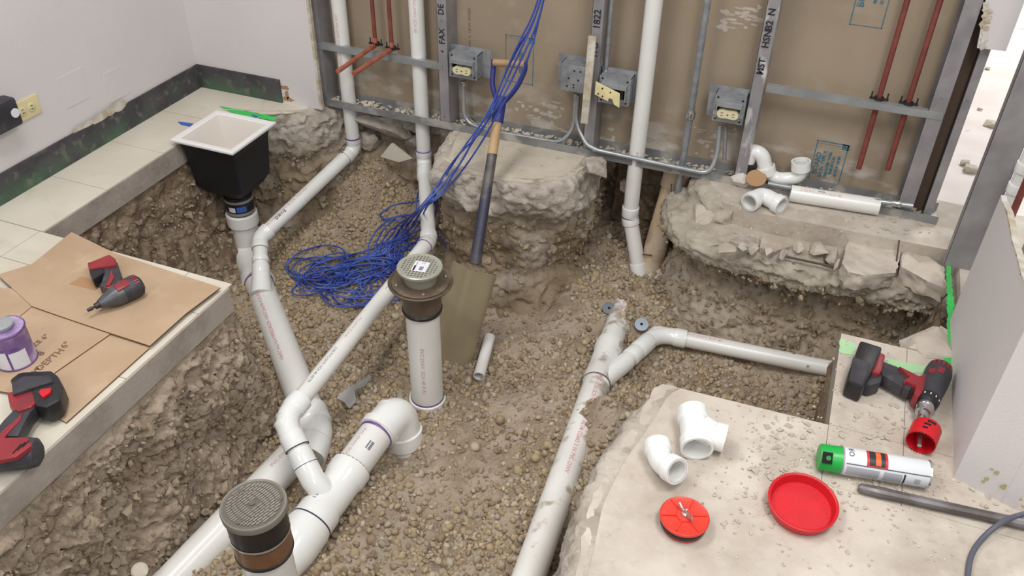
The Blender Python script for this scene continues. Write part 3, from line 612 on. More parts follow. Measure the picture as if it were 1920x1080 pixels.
# ---------------- copper ----------------
def clamp(c,o,r=.011):
    mb=MB(); mb.lathe([(r+.001,-.006),(r+.005,-.006),(r+.005,.006),(r+.001,.006)],c,(0,0,1),20,(False,False)); q=build('clamp',mb,'blackpl',o)
    mb=MB(); mb.box((c[0]-.03,c[1]-.006,c[2]-.003),(c[0]+.03,c[1]+.004,c[2]+.003)); build('clamp_foot',mb,'blackpl',q,smooth=0)
    for s in (-.025,.025):
        mb=MB(); mb.cyl((c[0]+s,c[1],c[2]),(c[0]+s,c[1],c[2]+.022),.0025,seg=8); build('clamp_screw',mb,'blackpl',q)
for (px,py,ex,ey,lab) in [(704,84,633,134,'left of the pair of copper tubes bending out of the wall as a stub'),(735,92,663,138,'right of the pair of copper tubes bending out of the wall as a stub')]:
    y=2.935; t=ay(px,py,y); e=None
    xx=t[0]; zt=t[2]; e=az(ex,ey,zt-.0)  # stub is level and comes out toward the room
    o=thing('copper_stub',lab,'copper tube',(xx,y,zt)); q=fillet([(xx,y,1.6),(xx,y,zt+.02),(xx,y,zt)],.01,3)
    mb=MB(); mb.cyl((xx,y,1.6),(xx,y,zt+.012),.0085,seg=16); build('riser',mb,'copper',o)
    mb=MB(); q=fillet([(xx,y,zt+.03),(xx,y,zt),(xx+(e[0]-xx)*.12,y+(e[1]-y)*.12,zt)],.02,5); mb.sweep(q,[.0105]*len(q),16); build('elbow',mb,'copper_b',o)
    mb=MB(); mb.cyl((xx,y,zt),e,.009,seg=16); build('stub',mb,'copper_b',o); clamp((xx+.004,y-.002,zt+.006),o)
for (px,py,lab) in [(1610,316,'left one of the two long copper tubes hanging open ended over the brown board'),(1664,318,'right one of the two long copper tubes hanging open ended over the brown board')]:
    y=2.955; e=ay(px,py,y); xx=e[0]; o=thing('copper_riser',lab,'copper tube',e)
    mb=MB(); mb.hollow([(xx,y,e[2]),(xx,y,1.6)],.0095,.0082,16); build('tube',mb,'copper',o); clamp((xx,y-.004,zb2+.016),o)
# ---------------- PVC ----------------
VIEW=lambda p:(CP-np.array(p))/np.linalg.norm(CP-np.array(p))
def ring(c,t,r,o,m='primer',w=.004,name='primer_ring'):
    t=np.array(t,float); t/=np.linalg.norm(t); mb=MB(); mb.lathe([(r,-w),(r+.0012,-w*.6),(r+.0012,w*.6),(r,w)],c,t,28,(False,False)); return build(name,mb,m,o)
def fit(o,pa,c,pb,r,name='elbow',m='pvc_gloss',bend=None,hub=None,k=1.10):
    """glued elbow between two pipe directions, with a socket collar at each end"""
    pa,c,pb=[np.array(q,float) for q in (pa,c,pb)]; u=(pa-c)/np.linalg.norm(pa-c); v=(pb-c)/np.linalg.norm(pb-c)
    ang=math.pi-math.acos(max(-1,min(1,u@v))); bend=bend or r*1.5; d=bend*math.tan(min(ang,2.2)/2); hub=hub or r*.85
    A=c+u*(d+hub); B=c+v*(d+hub); arc=[]
    for i in range(11):
        t=i/10; arc.append((1-t)**2*(c+u*d)+2*t*(1-t)*c+t*t*(c+v*d))
    path=[A]+[c+u*(d+.15*hub)]+arc+[c+v*(d+.15*hub)]+[B]
    mb=MB(); mb.sweep(path,[r*1.07]+[r*1.07]+[r*1.08]*11+[r*1.07,r*1.07],24); e=build(name,mb,m,o)
    for (S_,D_,off) in ((A,u,d),(B,v,d)):
        mb=MB(); mb.lathe([(r*1.06,0),(r*1.17,.002),(r*1.17,-hub+.002),(r*1.08,-hub*1.1)],S_,D_,24,(True,False)); build('collar',mb,m,e)
    return A,B
def pipe(o,a,b,r,m='pvc',name='pipe',seg=28):
    mb=MB(); mb.cyl(a,b,r,seg=seg); return build(name,mb,m,o)
def hubc(o,a,b,r,k=1.14,m='pvc_gloss',name='coupling'):
    mb=MB(); mb.cyl(a,b,r*k,seg=28); return build(name,mb,m,o,bevel=.002)
def lerp(a,b,t): return np.array(a)+(np.array(b)-np.array(a))*t
R2,R3,R4=.0302,.0445,.057
UPT=np.array([0,-.45,1.])
# left run
yv_=2.965; xa=ay(650,150,yv_)[0]
o=thing('waste_pipe','white plumbing from the leftmost wall riser down into the thick pink-lettered pipe','pipe',az(530,650,-.6))
e1=np.array([xa,yv_,-.215]); e2=az(487,447,-.40); 
pipe(o,(xa,yv_,1.6),(xa,yv_,e1[2]),R2,'pvc',name='riser_pipe'); A,B=fit(o,(xa,yv_,0),e1,e2,R2); ring((xa,yv_,A[2]+.002),(0,0,1),R2*1.17,o)
ring(B,B-e1,R2*1.05,o,'pen',.0012,'pen_line')
pipe(o,e1,e2,R2); pipe_text('PVC-DWV  SCH 40  2 IN  PVC-DWV  SCH 40',.014,e1,e2,R2,.3,UPT,'pink',o)
pipe_text('DWV-2',.018,e2,e1,R2,.1,UPT+np.array([.3,-.2,0]),'print_grey',o,thick=.001)
m1=az(462,470,-.56); m2=az(592,812,-.56); mt=az(490,545,-.56); 
e3=mt+np.array([0,.0,.10]); e2b=e2
A,B=fit(o,e1,e2,az(489,520,-.48),R2,bend=.06); dn=az(490,530,-.50)
pipe(o,e2,dn,R2); ring(lerp(e2,dn,.72),dn-e2,R2,o); hubc(o,lerp(e2,dn,.62),lerp(e2,dn,.82),R2,1.2)
hubc(o,lerp(e2,dn,.45),lerp(e2,dn,.55),R2,1.16)
mb=MB(); mb.sweep([lerp(e2,dn,.8),dn,dn+(dn-e2)*.25],[R2*1.2,R2*1.3,R2*1.5],24); build('tee_branch',mb,'pvc_gloss',o)
pipe(o,m1,m2,R4,'pvc',seg=36)
t=(m2-m1)/np.linalg.norm(m2-m1); Lm=np.linalg.norm(m2-m1)
mb=MB(); mb.sweep([m1+t*.02,m1+t*.06,m1+t*.08,m1+t*.20,m1+t*.22,m1+t*.265],[R4*1.2,R4*1.2,R4*1.1,R4*1.1,R4*1.2,R4*1.2],32); build('tee_body',mb,'pvc_gloss',o)
mb=MB(); q=fillet([m1+t*.03,m1-t*.035,m1-t*.05+np.array([0,0,-.12])],.07,7); mb.sweep(q,[R4*1.12]*len(q),28); build('elbow',mb,'pvc_gloss',o)
ring(m1+t*.018,t,R4*1.13,o); ring(m1+t*.268,t,R4*1.05,o,w=.004)
pipe_text('4 IN PVC-1120 SCH 40 PVC-DWV ASTM D2665 4 IN PVC-DWV',.020,m1,m2,R4,.30,np.array([-.22,-.5,1.]),'pink',o,thick=.0004)
m3=az(575,868,-.60); m4=az(330,1085,-.62)
A,B=fit(o,m1,m2,m4+np.array([.25,0,0]),R4,bend=.12,hub=.07,name='elbow')
m5=az(560,880,-.60)
pipe(o,lerp(m2,m4,.05),m4+(m4-m2)*.6,R4,seg=36); pipe_text('PVC-DWV SCH 40',.018,m4,m2,R4,.42,UPT,'pink',o)
# centre run
o=thing('waste_pipe','white plumbing from the second wall riser to the wye behind the round grey cleanout','pipe',az(690,840,-.6))
xb=ay(786,120,yv_)[0]; c1=np.array([xb,yv_,ay(795,305,yv_)[2]]); c2=az(804,452,-.33); c3=az(532,788,-.36); c4=az(588,902,-.47)
pipe(o,(xb,yv_,1.6),c1,R2,name='riser_pipe'); pipe_text('2 IN PVC-DWV SCH 40 ASTM D2665 PVC-DWV SCH 40',.017,(xb,yv_,.85),(xb,yv_,-.1),R2,.06,(.2,-1,.3),'pink',o)
pipe_text('2 IN PVC-DWV SCH 40 ASTM D2665',.015,(xa,yv_,.5),(xa,yv_,-.1),R2,.1,(.0,-1,.3),'pink',o)
A,B=fit(o,(xb,yv_,0),c1,c2,R2); ring((xb,yv_,A[2]+.003),(0,0,1),R2*1.12,o)
pipe(o,c1,c2,R2); A,B=fit(o,c1,c2,c3,R2); ring(B,c3-c2,R2*1.1,o); hubc(o,lerp(c1,c2,.12),lerp(c1,c2,.22),R2,1.15)
pipe(o,c2,c3,R2); pipe_text('PVC-DWV SCH 40',.014,c2,c3,R2,.55,UPT,'pink',o); pipe_text('IIIIII',.024,c2,c3,R2,.34,UPT+np.array([.4,-.2,0]),'print_grey',o,thick=.001); pipe_text('2 IN PVC-DWV SCH 40 ASTM',.014,c2,c3,R2,.72,UPT,'print_grey',o)
A,B=fit(o,c2,c3,c4,R2*1.12,bend=.085,hub=.045); hubc(o,lerp(c3,c4,.5),lerp(c3,c4,.74),R2*1.1,1.13); ring(lerp(c3,c4,.46),c4-c3,R2*1.28,o,'pen',.0015,'pen_line'); ring(lerp(c3,c4,.75),c4-c3,R2*1.26,o,'pen',.0012,'pen_line')
pipe(o,c3,c4,R2*1.12)
w0=az(736,772,-.50); w1=az(545,1035,-.56); w2=az(480,1130,-.58)
t=(w1-w0)/np.linalg.norm(w1-w0); up=np.array([0,0,1.])
wy=az(628,945,-.545); 
mb=MB(); mb.sweep([lerp(c3,c4,.72),lerp(c3,c4,.98),c4+(wy-c4)*.3,wy],[R2*1.27,R2*1.27,R2*1.3,R2*1.25],24); build('wye_branch',mb,'pvc_gloss',o)
pipe(o,w0,w1,R4,seg=36); Lw=np.linalg.norm(w1-w0)
def on(px,py,z): q=az(px,py,z); return w0+t*((q-w0)@t)
k1=on(662,880,-.53); k2=on(612,965,-.53); k3=on(560,1030,-.53)
mb=MB(); mb.sweep([k1,k1+t*.045,k1+t*.06,k2-t*.02,k2-t*.01,k2+t*.035],[R4*1.19,R4*1.19,R4*1.09,R4*1.09,R4*1.19,R4*1.19],32); build('wye_body',mb,'pvc_gloss',o)
ring(k2+t*.036,t,R4*1.17,o,'pen',.002,'pen_line'); ring(k1,t,R4*1.17,o,'pen',.0015,'pen_line')
mb=MB(); mb.sweep([k2+t*.04,k2+t*.06,k3,k3+t*.05,k3+t*.16],[R4*1.19,R4*1.27,R4*1.27,R4*1.12,R4*1.12],32); build('coupling',mb,'pvc_gloss',o)
mb=MB(); mb.cyl(k3+t*.1,k3+t*.55+np.array([-.12,0,0]),R4*1.1,seg=30); build('pipe',mb,'pvc',o)
g0=az(742,850,-.66)+np.array([0.0,0.0,0]); h=np.array([w0[0]+.065,w0[1]+.02,-.535])
cE=np.array([w0[0]-t[0]*.012+.012,w0[1]-t[1]*.012,w0[2]+.0]); eE=cE+np.array([.035,-.012,-.20]); q=fillet([w0+t*.10,cE,eE],.085,10)
mb=MB(); mb.sweep(q,[R4*1.12]*len(q),32); build('elbow',mb,'pvc_gloss',o)
d=(eE-cE)/np.linalg.norm(eE-cE); pz=cE+d*.088; mb=MB(); mb.lathe([(R4*1.12,-.004),(R4*1.23,0),(R4*1.23,.05),(R4*1.1,.052)],pz,d,32,(False,False)); build('collar',mb,'pvc_gloss',o)
ring(w0+t*.104,t,R4*1.03,o,w=.006)
mb=MB(); mb.lathe([(R4*1.1,-.03),(R4*1.2,-.028),(R4*1.2,.0),(R4*1.03,.002)],w0+t*.10,t,32,(False,False)); build('collar',mb,'pvc_gloss',o)
pipe_text('PVC-DWV SCH 40  4 IN',.018,w0,w1,R4,.13,np.array([-.35,-.3,1.]),'pink',o); pipe_text('IIIIII',.022,w0,w1,R4,.165,np.array([.62,-.1,1.]),'print_grey',o,thick=.0012)
pipe_text('4 IN',.02,w0,w1,R4*1.16,Lw*.70,np.array([-.2,-.3,1.]),'pen',o)
# right run: third riser
o=thing('waste_pipe','white wall riser with double coupling angling down into the ground by the tan pipe','pipe',ay(1195,500,2.9))
yr=2.945; xr=ay(1210,150,yr)[0]; r1=np.array([xr,yr,ay(1180,405,yr)[2]]); r2=ay(1198,505,2.90)
pipe(o,(xr,yr,1.6),r1,R2,name='riser_pipe'); t=(r2-r1)/np.linalg.norm(r2-r1)
hubc(o,r1+np.array([0,0,.045]),r1+np.array([0,0,.005]),R2,1.15); hubc(o,r1-t*.0+t*.004,r1+t*.035,R2,1.17); ring(r1+np.array([0,0,.003]),(0,0,1),R2*1.18,o,'pen',.0015,'pen_line')
pipe(o,r1,r2+t*.1,R2); hubc(o,r2-t*.03,r2+t*.08,R2,1.14); pipe_text('PVC-DWV',.014,(xr,yr,.5),(xr,yr,-.1),R2,.44,(.2,-1,.3),'pink',o)
mb=MB(); q0=ay(1205,508,2.88); mb.obox(q0+np.array([.07,0,-.01]),(.07,-.01,0),(0,.03,.012),(0,0,.004)); single('board_scrap',mb,'chip','thin pale strip lying across the foot of the tan pipe','scrap')
# tan pipe
a=ay(1262,352,3.05); b=ay(1218,502,2.93); t=(b-a)/np.linalg.norm(b-a)
o=thing('old_pipe','old tan dusty pipe sloping up under the wall beside the third white riser','pipe',b)
mb=MB(); mb.hollow([a-t*.02,b+t*.08],R3*1.05,R3*.9,26); build('pipe',mb,'pvc_tan',o)
mb=MB(); mb.hollow([a-t*.06,a+t*.0],R3*1.2,R3*1.02,26); build('end_collar',mb,'pvc_tan',o)
mb=MB(); mb.cyl(ay(1259,345,2.97),ay(1257,388,2.96),.003,seg=8); single('rebar_pin',mb,'rust_and_gap_shade','thin rusty rod standing against the tan pipe','rod')
mb=MB(); mb.cyl(ay(1205,477,2.90),ay(1222,479,2.90),.003,seg=8); single('rebar_pin',mb,'rust_and_gap_shade','short dark nail lying over the gap between riser foot and tan pipe','nail')
# lower right run: 3 inch main, wye, 2 inch branch
o=thing('waste_pipe','half-buried white main with wye whose branch runs off under the right slab','pipe',az(1080,820,-.5))
n0=az(985,1100,-.37); n1=az(1172,565,-.50); t=(n1-n0)/np.linalg.norm(n1-n0)
pipe(o,n0-t*.3,n1,R3,'pvc_dirty',seg=32)
f=lambda px,py:n0+t*((az(px,py,-.46)-n0)@t)
y0_,y1_,y2_=f(1118,722),f(1137,660),f(1150,640)
mb=MB(); mb.sweep([y0_-t*.005,y0_+t*.04,y0_+t*.055,y1_,y1_+t*.015,y1_+t*.06],[R3*1.15,R3*1.15,R3*1.08,R3*1.08,R3*1.17,R3*1.17],30); build('wye_body',mb,'pvc_dirty',o)
ring(y0_-t*.006,t,R3*1.12,o,'pen',.002,'pen_line')
b0=az(1125,715,-.46); b1=az(1160,690,-.455); b2=az(1232,625,-.475); b3=az(1570,694,-.50)
mb=MB(); bu=(az(1200,655,-.465)-b1); bu/=np.linalg.norm(bu); mb.sweep([f(1118,735)+np.array([0,0,.008]),b1,b1+bu*.05],[R2*1.1,R2*1.12,R2*1.12],24); build('wye_branch',mb,'pvc_gloss',o)
pipe(o,b1-bu*.02,b2,R2); hubc(o,lerp(b1,b2,.28),lerp(b1,b2,.45),R2,1.13)
fit(o,b1,b2,b3,R2,bend=.10,hub=.04); hubc(o,lerp(b1,b2,.48),lerp(b1,b2,.66),R2,1.15)
pipe(o,b2,b3+(b3-b2)*.3,R2); pipe_text('PVC-DWV SCH 40',.016,b2,b3,R2,.11,(0,-.2,1),'pink',o); pipe_text('o 2 IN PVC-DWV',.014,b2,b3,R2,.62,(0,-.2,1),'print_grey',o)
pipe_text('PVC-DWV 3 IN',.015,n1,n0,R3,.07,(.1,-.3,1),'pink',o,flip=False)
pipe_text('CRESLINE'[:0]+'3 IN PVC-1120 SCH 40 PVC-DWV ASTM D2665 3 IN PVC-DWV',.020,n1,n0,R3,.52,(.25,-.3,1),'pink',o,thick=.0003)
# ---------------- loose pipes and fittings ----------------
def loose_pipe(a,b,r,label,m='pvc'):
    o=thing('pipe_offcut',label,'pipe',(np.array(a)+np.array(b))/2-np.array([0,0,r])); mb=MB(); mb.hollow([a,b],r,r*.86,26); build('pipe',mb,m,o); return o
a=ag(918,632,.03); b=ag(898,706,.03); loose_pipe(a,b,.0215,'short open white pipe offcut lying on the pit dirt right of the floor drain')
p0,p1=az(1482,362,.031),az(1648,388,.031); o=loose_pipe(p0,p1,.0302,'long white pipe offcut lying on the slab below the copper tubes'); pipe_text('2 IN PVC-DWV SCH 40',.014,p0,p1,.0302,.03,(0,-.55,1),'pink',o); pipe_text('IIIII',.02,p0,p1,.0302,.09,(0,-.1,1),'print_grey',o,thick=.001)
def elbow_loose(a,c,b,r,label,m='pvc_gloss',name='pipe_elbow',bend=None):
    a,c,b=[np.array(q,float) for q in (a,c,b)]; q=fillet([a,c,b],bend or .06,8); n=len(q)
    o=thing(name,label,'fitting',(c[0],c[1],min(a[2],b[2])-r)); mb=MB(); mb.hollow(q,r*.97,r*.84,26); build('body',mb,m,o)
    for e,nx_ in ((q[0],q[1]),(q[-1],q[-2])):
        u=(nx_-e); u/=np.linalg.norm(u); mb=MB(); mb.hollow([e,e+u*.004,e+u*.026,e+u*.03],[r*1.08,r*1.12,r*1.12,r*.98],[r*.9,r*.88,r*.88,r*.88],26); build('socket',mb,m,o)
    return o
cL=az(1238,866,.036)
elbow_loose(cL+np.array([-.022,.052,.004]),cL,cL+np.array([.046,-.034,.022]),.0305,'small white elbow lying on the slab, opening to the camera, left of the tee',bend=.05)
# tee on the slab: barrel from back to front, branch to the right
a=az(1298,772,.045); b=az(1307,842,.040); c=az(1360,822,.04); mid=az(1303,806,.042)
o=thing('pipe_tee','white sanitary tee lying on the slab with its branch to the right','fitting',(mid[0],mid[1],0))
d=(b-a)/np.linalg.norm(b-a); mb=MB(); mb.hollow([a,a+d*.028,a+d*.033,b-d*.034,b-d*.03,b],[.040,.040,.036,.036,.040,.040],[.034,.034,.032,.032,.034,.034],28); build('barrel',mb,'pvc_gloss',o)
v=c-mid; v/=np.linalg.norm(v); q=fillet([mid-d*.02+v*.01,mid+v*.04,c],.03,5); Lc=np.linalg.norm(c-mid)
mb=MB(); mb.hollow([mid-d*.012+v*.02,mid-d*.002+v*.045,c-v*.032,c-v*.027,c],[.036,.032,.031,.036,.036],[.03,.028,.028,.031,.031],26); build('branch',mb,'pvc_gloss',o)
# 45 elbow on the slab by the wall
elbow_loose(az(1405,380,.031),az(1428,364,.034),az(1466,386,.031),.031,'white slightly bent elbow fitting on the slab left of the long offcut',bend=.04)
# P-trap
o=thing('pipe_trap','white U-shaped trap standing in the floor track under the brown board','fitting',ay(1460,340,2.96))
yt=2.955; q=fillet([ay(1502,306,yt),ay(1500,332,yt),ay(1474,336,yt),ay(1450,334,yt),ay(1437,316,yt)],.05,6); mb=MB(); mb.hollow(q,.0245,.021,24); build('bend',mb,'pvc_gloss',o)
mb=MB(); mb.hollow([ay(1502,302,yt),ay(1501.5,318,yt)],.0345,.028,26); build('socket',mb,'pvc_gloss',o)
q=fillet([ay(1437,326,yt),ay(1430,290,yt),ay(1410,281,yt),ay(1402,302,yt)],.05,6); mb=MB(); mb.hollow(q,.0265,.022,24); build('elbow',mb,'pvc_gloss',o)
mb=MB(); mb.hollow([ay(1439,326,yt),ay(1436,312,yt)],.033,.026,26); build('nut',mb,'pvc_gloss',o)
# brown disc and crumpled paper
c=az(1418,334,.055); mb=MB(); mb.lathe([(.036,-.0015),(.036,.0015)],c,(.0,-.45,.8),32); single('fibre_disc',mb,'discbrown','flat brown disc propped against the white trap','disc')
c=az(1386,338,.025); mb=rock((0,0,0),(.040,.022,.030),5,n=22,rough=4); vv=np.array(mb.v); vv*=(1+.55*fbm(vv*40,3,ridge=True))[:,None]; mb.v=[tuple(q+c) for q in vv]; single('crumpled_paper',mb,'paper','crumpled whitish lump left of the brown disc','paper',smooth=20)
# ---------------- floor drain on its riser ----------------
dc=np.array([-1.079,1.995,0.]); o=thing('floor_drain','round nickel grate on a brown flange atop a thick white standing riser','floor drain',(dc[0],dc[1],-.6))
mb=MB(); mb.cyl((dc[0],dc[1],-.64),(dc[0],dc[1],-.16),R4,seg=40); build('riser_pipe',mb,'pvc',o)
pipe_text('PVC-DWV  SCH 40 4 IN',.020,(dc[0],dc[1],-.15),(dc[0],dc[1],-.6),R4,.15,(.3,-1,0),'pink',o)
mb=MB(); mb.lathe([(R4*.9,-.68),(R4*1.0,-.64),(R4*1.16,-.62),(R4*1.16,-.575),(R4*1.12,-.573)],dc,(0,0,1),40); build('base_coupling',mb,'pvc_gloss',o)
ring(dc+np.array([0,0,-.572]),(0,0,1),R4*1.03,o,w=.005)
mb=MB(); mb.lathe([(R4*1.02,-.178),(.066,-.176),(.068,-.165),(.064,-.16)],dc,(0,0,1),40); build('black_gasket',mb,'rubber',o)
mb=MB(); mb.lathe([(.064,-.163),(.064,-.105),(.066,-.092),(.085,-.080),(.103,-.066),(.107,-.058),(.104,-.055),(.097,-.060),(.07,-.066),(.05,-.066)],dc,(0,0,1),56); build('flange',mb,'bronze',o)
mb=MB(); mb.lathe([(.094,-.064),(.094,-.056),(.090,-.054),(.07,-.054),(.05,-.054)],dc,(0,0,1),56); build('clamping_ring',mb,'bronze',o)
for a_ in (-1.0,-2.35,.6,2.3):
    c=dc+np.array([.082*math.cos(a_),.082*math.sin(a_),-.054]); mb=MB(); mb.lathe([(.006,0),(.006,.005),(.0045,.007)],c,(0,0,1),12); build('bolt',mb,'screw',o)
mb=MB(); mb.lathe([(.052,-.054),(.058,-.03),(.064,-.012)],dc,(0,0,1),40); build('strainer_neck',mb,'nickel',o)
# grate with real square holes
bm=bmesh.new(); rg=.074; cell=.0135; 
g=MB(); N_=5; 
def inr(x,y,r): return x*x+y*y<r*r
nn=11; half=.0042; z1,z0=.0015,-.006
xs_=[]
for i in range(-5,6):
    xs_+= [i*.0108-.0026*1.0, i*.0108+.0034]
xs_=sorted(xs_); gx_=[-.0665]+xs_+[.0665]
vs=[]; ids={}
def vid(i,j):
    if (i,j) not in ids: ids[(i,j)]=len(vs); vs.append((gx_[i],gx_[j]))
    return ids[(i,j)]
fs=[]
for i in range(len(gx_)-1):
    for j in range(len(gx_)-1):
        cx_=(gx_[i]+gx_[i+1])/2; cy_=(gx_[j]+gx_[j+1])/2; hole=(i%2==1 and j%2==1 and inr(cx_,cy_,.0585))
        if inr(cx_,cy_,.0655) and not hole: fs.append((vid(i,j),vid(i+1,j),vid(i+1,j+1),vid(i,j+1)))
rz_=math.radians(8); cs,sn=math.cos(rz_),math.sin(rz_)
g.add([(dc[0]+cs*x-sn*y,dc[1]+sn*x+cs*y,z1) for x,y in vs],fs); k=len(vs)
from collections import Counter
ec=Counter(); 
for f in fs:
    for a_,b_ in zip(f,f[1:]+f[:1]): ec[frozenset((a_,b_))]+=1
g.add([(dc[0]+cs*x-sn*y,dc[1]+sn*x+cs*y,z0) for x,y in vs],[])
for f in fs:
    for a_,b_ in zip(f,f[1:]+f[:1]):
        if ec[frozenset((a_,b_))]==1: g.f.append((b_,a_,k+a_,k+b_))
build('grate',g,'nickel',o,smooth=0)
mb=MB(); mb.lathe([(.060,.0012),(.066,.0022),(.070,.003),(.0735,.001),(.074,-.004),(.070,-.012),(.058,-.012)],dc,(0,0,1),56,(False,False)); build('grate_rim',mb,'nickel',o)
mb=MB(); mb.lathe([(.058,-.011),(.0,-.011)],dc,(0,0,1),40,(False,False)); build('dark_bore',mb,'dark',o)
lb=MB(); u=np.array([cs,sn,0]); v=np.array([-sn,cs,0]); lc=dc+u*.003-v*.002+np.array([0,0,.0024]); lb.obox(lc,u*.0245,v*.0275,np.array([0,0,.0003])); st=build('sticker',lb,'label',o,smooth=0)
mb=MB(); mb.obox(lc-u*.0165-v*.012+np.array([0,0,.0005]),u*.0032,v*.0135,np.array([0,0,.0002])); build('sticker_bar',mb,'ink',st,smooth=0)
mb=MB()
for i in range(9): mb.obox(lc+u*.006+v*(-.019+i*.0022)+np.array([0,0,.0005]),u*.0065,v*.0006,np.array([0,0,.0002]))
build('barcode',mb,'print_grey',st,smooth=0)
flat_text('sticker_lettering','5 E',.009,lc+u*.006+v*.018,u,v,'ink',st)
flat_text('sticker_lettering','DRAIN',.006,lc-u*.015+v*.012,v,-u,'ink',st)
# ---------------- round cleanout ----------------
cc=np.array([-1.01,.995,0.]); o=thing('floor_cleanout','large round grey ribbed cleanout cover on a black and brown collar at the bottom','cleanout',(cc[0],cc[1],-.55))
mb=MB(); mb.lathe([(.071,-.022),(.076,-.018),(.077,-.004),(.075,.0),(.0725,.0),(.0715,-.0012),(.0705,0),(.069,-.0008)],cc,(0,0,1),64,(True,False)); build('cover',mb,'covergrey',o)
mb=MB(); mb.lathe([(.070,-.0012),(.0,-.0012)],cc,(0,0,1),64,(False,False)); build('cover_plate',mb,'coverdk',o)
cv=MB(); rr=.062
for i in range(-9,10):
    off=i*.0066; L_=math.sqrt(max(rr*rr-off*off,0)); 
    for sgn in range(2):
        pass
    u=np.array([math.cos(1.25),math.sin(1.25),0]); v=np.array([-u[1],u[0],0])
    nseg=max(2,int(L_*2/.014)); 
    for s_ in range(nseg):
        t0=-L_+2*L_*s_/nseg+.001; t1=-L_+2*L_*(s_+1)/nseg-.001
        if (abs(off)<.013 and abs((t0+t1)/2)<.011): continue
        cv.obox(cc+v*off+u*(t0+t1)/2+np.array([0,0,.0004]),u*(t1-t0)/2,v*.0022,np.array([0,0,.0006]))
stuff(build('cover_ribs',cv,'covergrey',o,smooth=0))
for (dx,dy) in ((.048,.035),(-.05,.02),(.0,-.0555),(-.004,.0)):
    mb=MB(); mb.lathe([(.007,0),(.007,.0016),(.004,.0012)],cc+np.array([dx,dy,0]),(0,0,1),16); build('cover_screw',mb,'coverdk',o)
mb=MB(); mb.lathe([(.070,-.10),(.0705,-.06),(.071,-.02)],cc,(0,0,1),48); build('rubber_sleeve',mb,'rubber',o)
mb=MB(); mb.lathe([(.0712,-.096),(.0716,-.092),(.0712,-.088)],cc,(0,0,1),48,(False,False)); build('steel_band',mb,'chrome',o)
mb=MB(); mb.lathe([(.066,-.158),(.069,-.155),(.0695,-.10),(.068,-.098)],cc,(0,0,1),48); build('brown_collar',mb,'brown_r',o)
mb=MB(); mb.lathe([(.060,-.17),(.0705,-.165),(.0705,-.157),(.066,-.155)],cc,(0,0,1),48); build('gasket',mb,'rubber',o)
mb=MB(); mb.cyl((cc[0],cc[1],-.17),(cc[0],cc[1],-.62),.062,seg=40); build('riser_pipe',mb,'pvc',o)
# ---------------- floor sink ----------------
sc=np.array([-2.196,2.498,.03]); hw=.146; o=thing('floor_sink','square white rimmed floor sink on a black tapered body, at the wall side','floor sink',(sc[0],sc[1],-.5))
def frus(mb,levels,c,cap0=False,cap1=False,flip=False):
    vs=[]; 
    for (h_,z_) in levels: vs+=[(c[0]+a_*h_,c[1]+b_*h_,z_) for a_,b_ in ((-1,-1),(1,-1),(1,1),(-1,1))]
    fs=[]
    for i in range(len(levels)-1):
        for k in range(4): fs.append((i*4+k,i*4+(k+1)%4,(i+1)*4+(k+1)%4,(i+1)*4+k))
    if cap0: fs.append((3,2,1,0))
    if cap1: n=len(levels)-1; fs.append((n*4,n*4+1,n*4+2,n*4+3))
    return mb.add(vs,fs)
mb=MB(); frus(mb,[(hw-.004,.018),(hw,.021),(hw,.030),(hw-.003,.033),(hw-.025,.031),(hw-.028,.028)],sc); build('rim',mb,'sink',o,smooth=50,bevel=.0015)
mb=MB(); frus(mb,[(hw-.028,.0285),(hw-.034,.012),(hw-.046,-.12),(.04,-.15)],sc,cap1=True); build('basin',mb,'sinkin',o,smooth=50)
mb=MB(); frus(mb,[(.06,-.24),(.088,-.22),(.108,-.185),(.117,-.06),(.120,-.02),(.126,.004),(hw-.006,.019)],sc,cap0=True); build('body',mb,'castblack',o,smooth=0,bevel=.012)
ds=np.array([sc[0]+.004,sc[1],0])
mb=MB(); mb.lathe([(.056,-.24),(.05,-.27),(.05,-.30)],ds,(0,0,1),32); build('outlet_neck',mb,'castblack',o)
mb=MB(); mb.lathe([(.054,-.345),(.058,-.34),(.058,-.262),(.054,-.258)],ds,(0,0,1),36); cp=build('shielded_coupling',mb,'rubber',o)
for z_ in (-.332,-.275):
    mb=MB(); mb.lathe([(.058,-.006),(.0595,-.005),(.0595,.005),(.058,.006)],ds+np.array([0,0,z_]),(0,0,1),36,(False,False)); build('band',mb,'steel',cp)
def wrapquad(c,r,a0,a1,z0,z1,m,parent,name):
    mb=MB(); n=10; vs=[(c[0]+r*math.cos(a0+(a1-a0)*i/n),c[1]+r*math.sin(a0+(a1-a0)*i/n),z) for z in (z0,z1) for i in range(n+1)]
    mb.add(vs,[(i,i+1,n+2+i,n+1+i) for i in range(n)]); return build(name,mb,m,parent)
wrapquad(ds,.0588,-1.15,-.45,-.318,-.292,'bluetape',cp,'blue_label'); wrapquad(ds,.0588,-1.75,-1.25,-.318,-.296,'label',cp,'grey_label')
mb=MB(); mb.lathe([(.058,-.405),(.0665,-.40),(.0665,-.35),(.06,-.345)],ds,(0,0,1),40); build('pipe_hub',mb,'pvc',o)
mb=MB(); mb.cyl((ds[0],ds[1],-.62),(ds[0],ds[1],-.40),R4,seg=36); build('tailpipe',mb,'pvc',o)
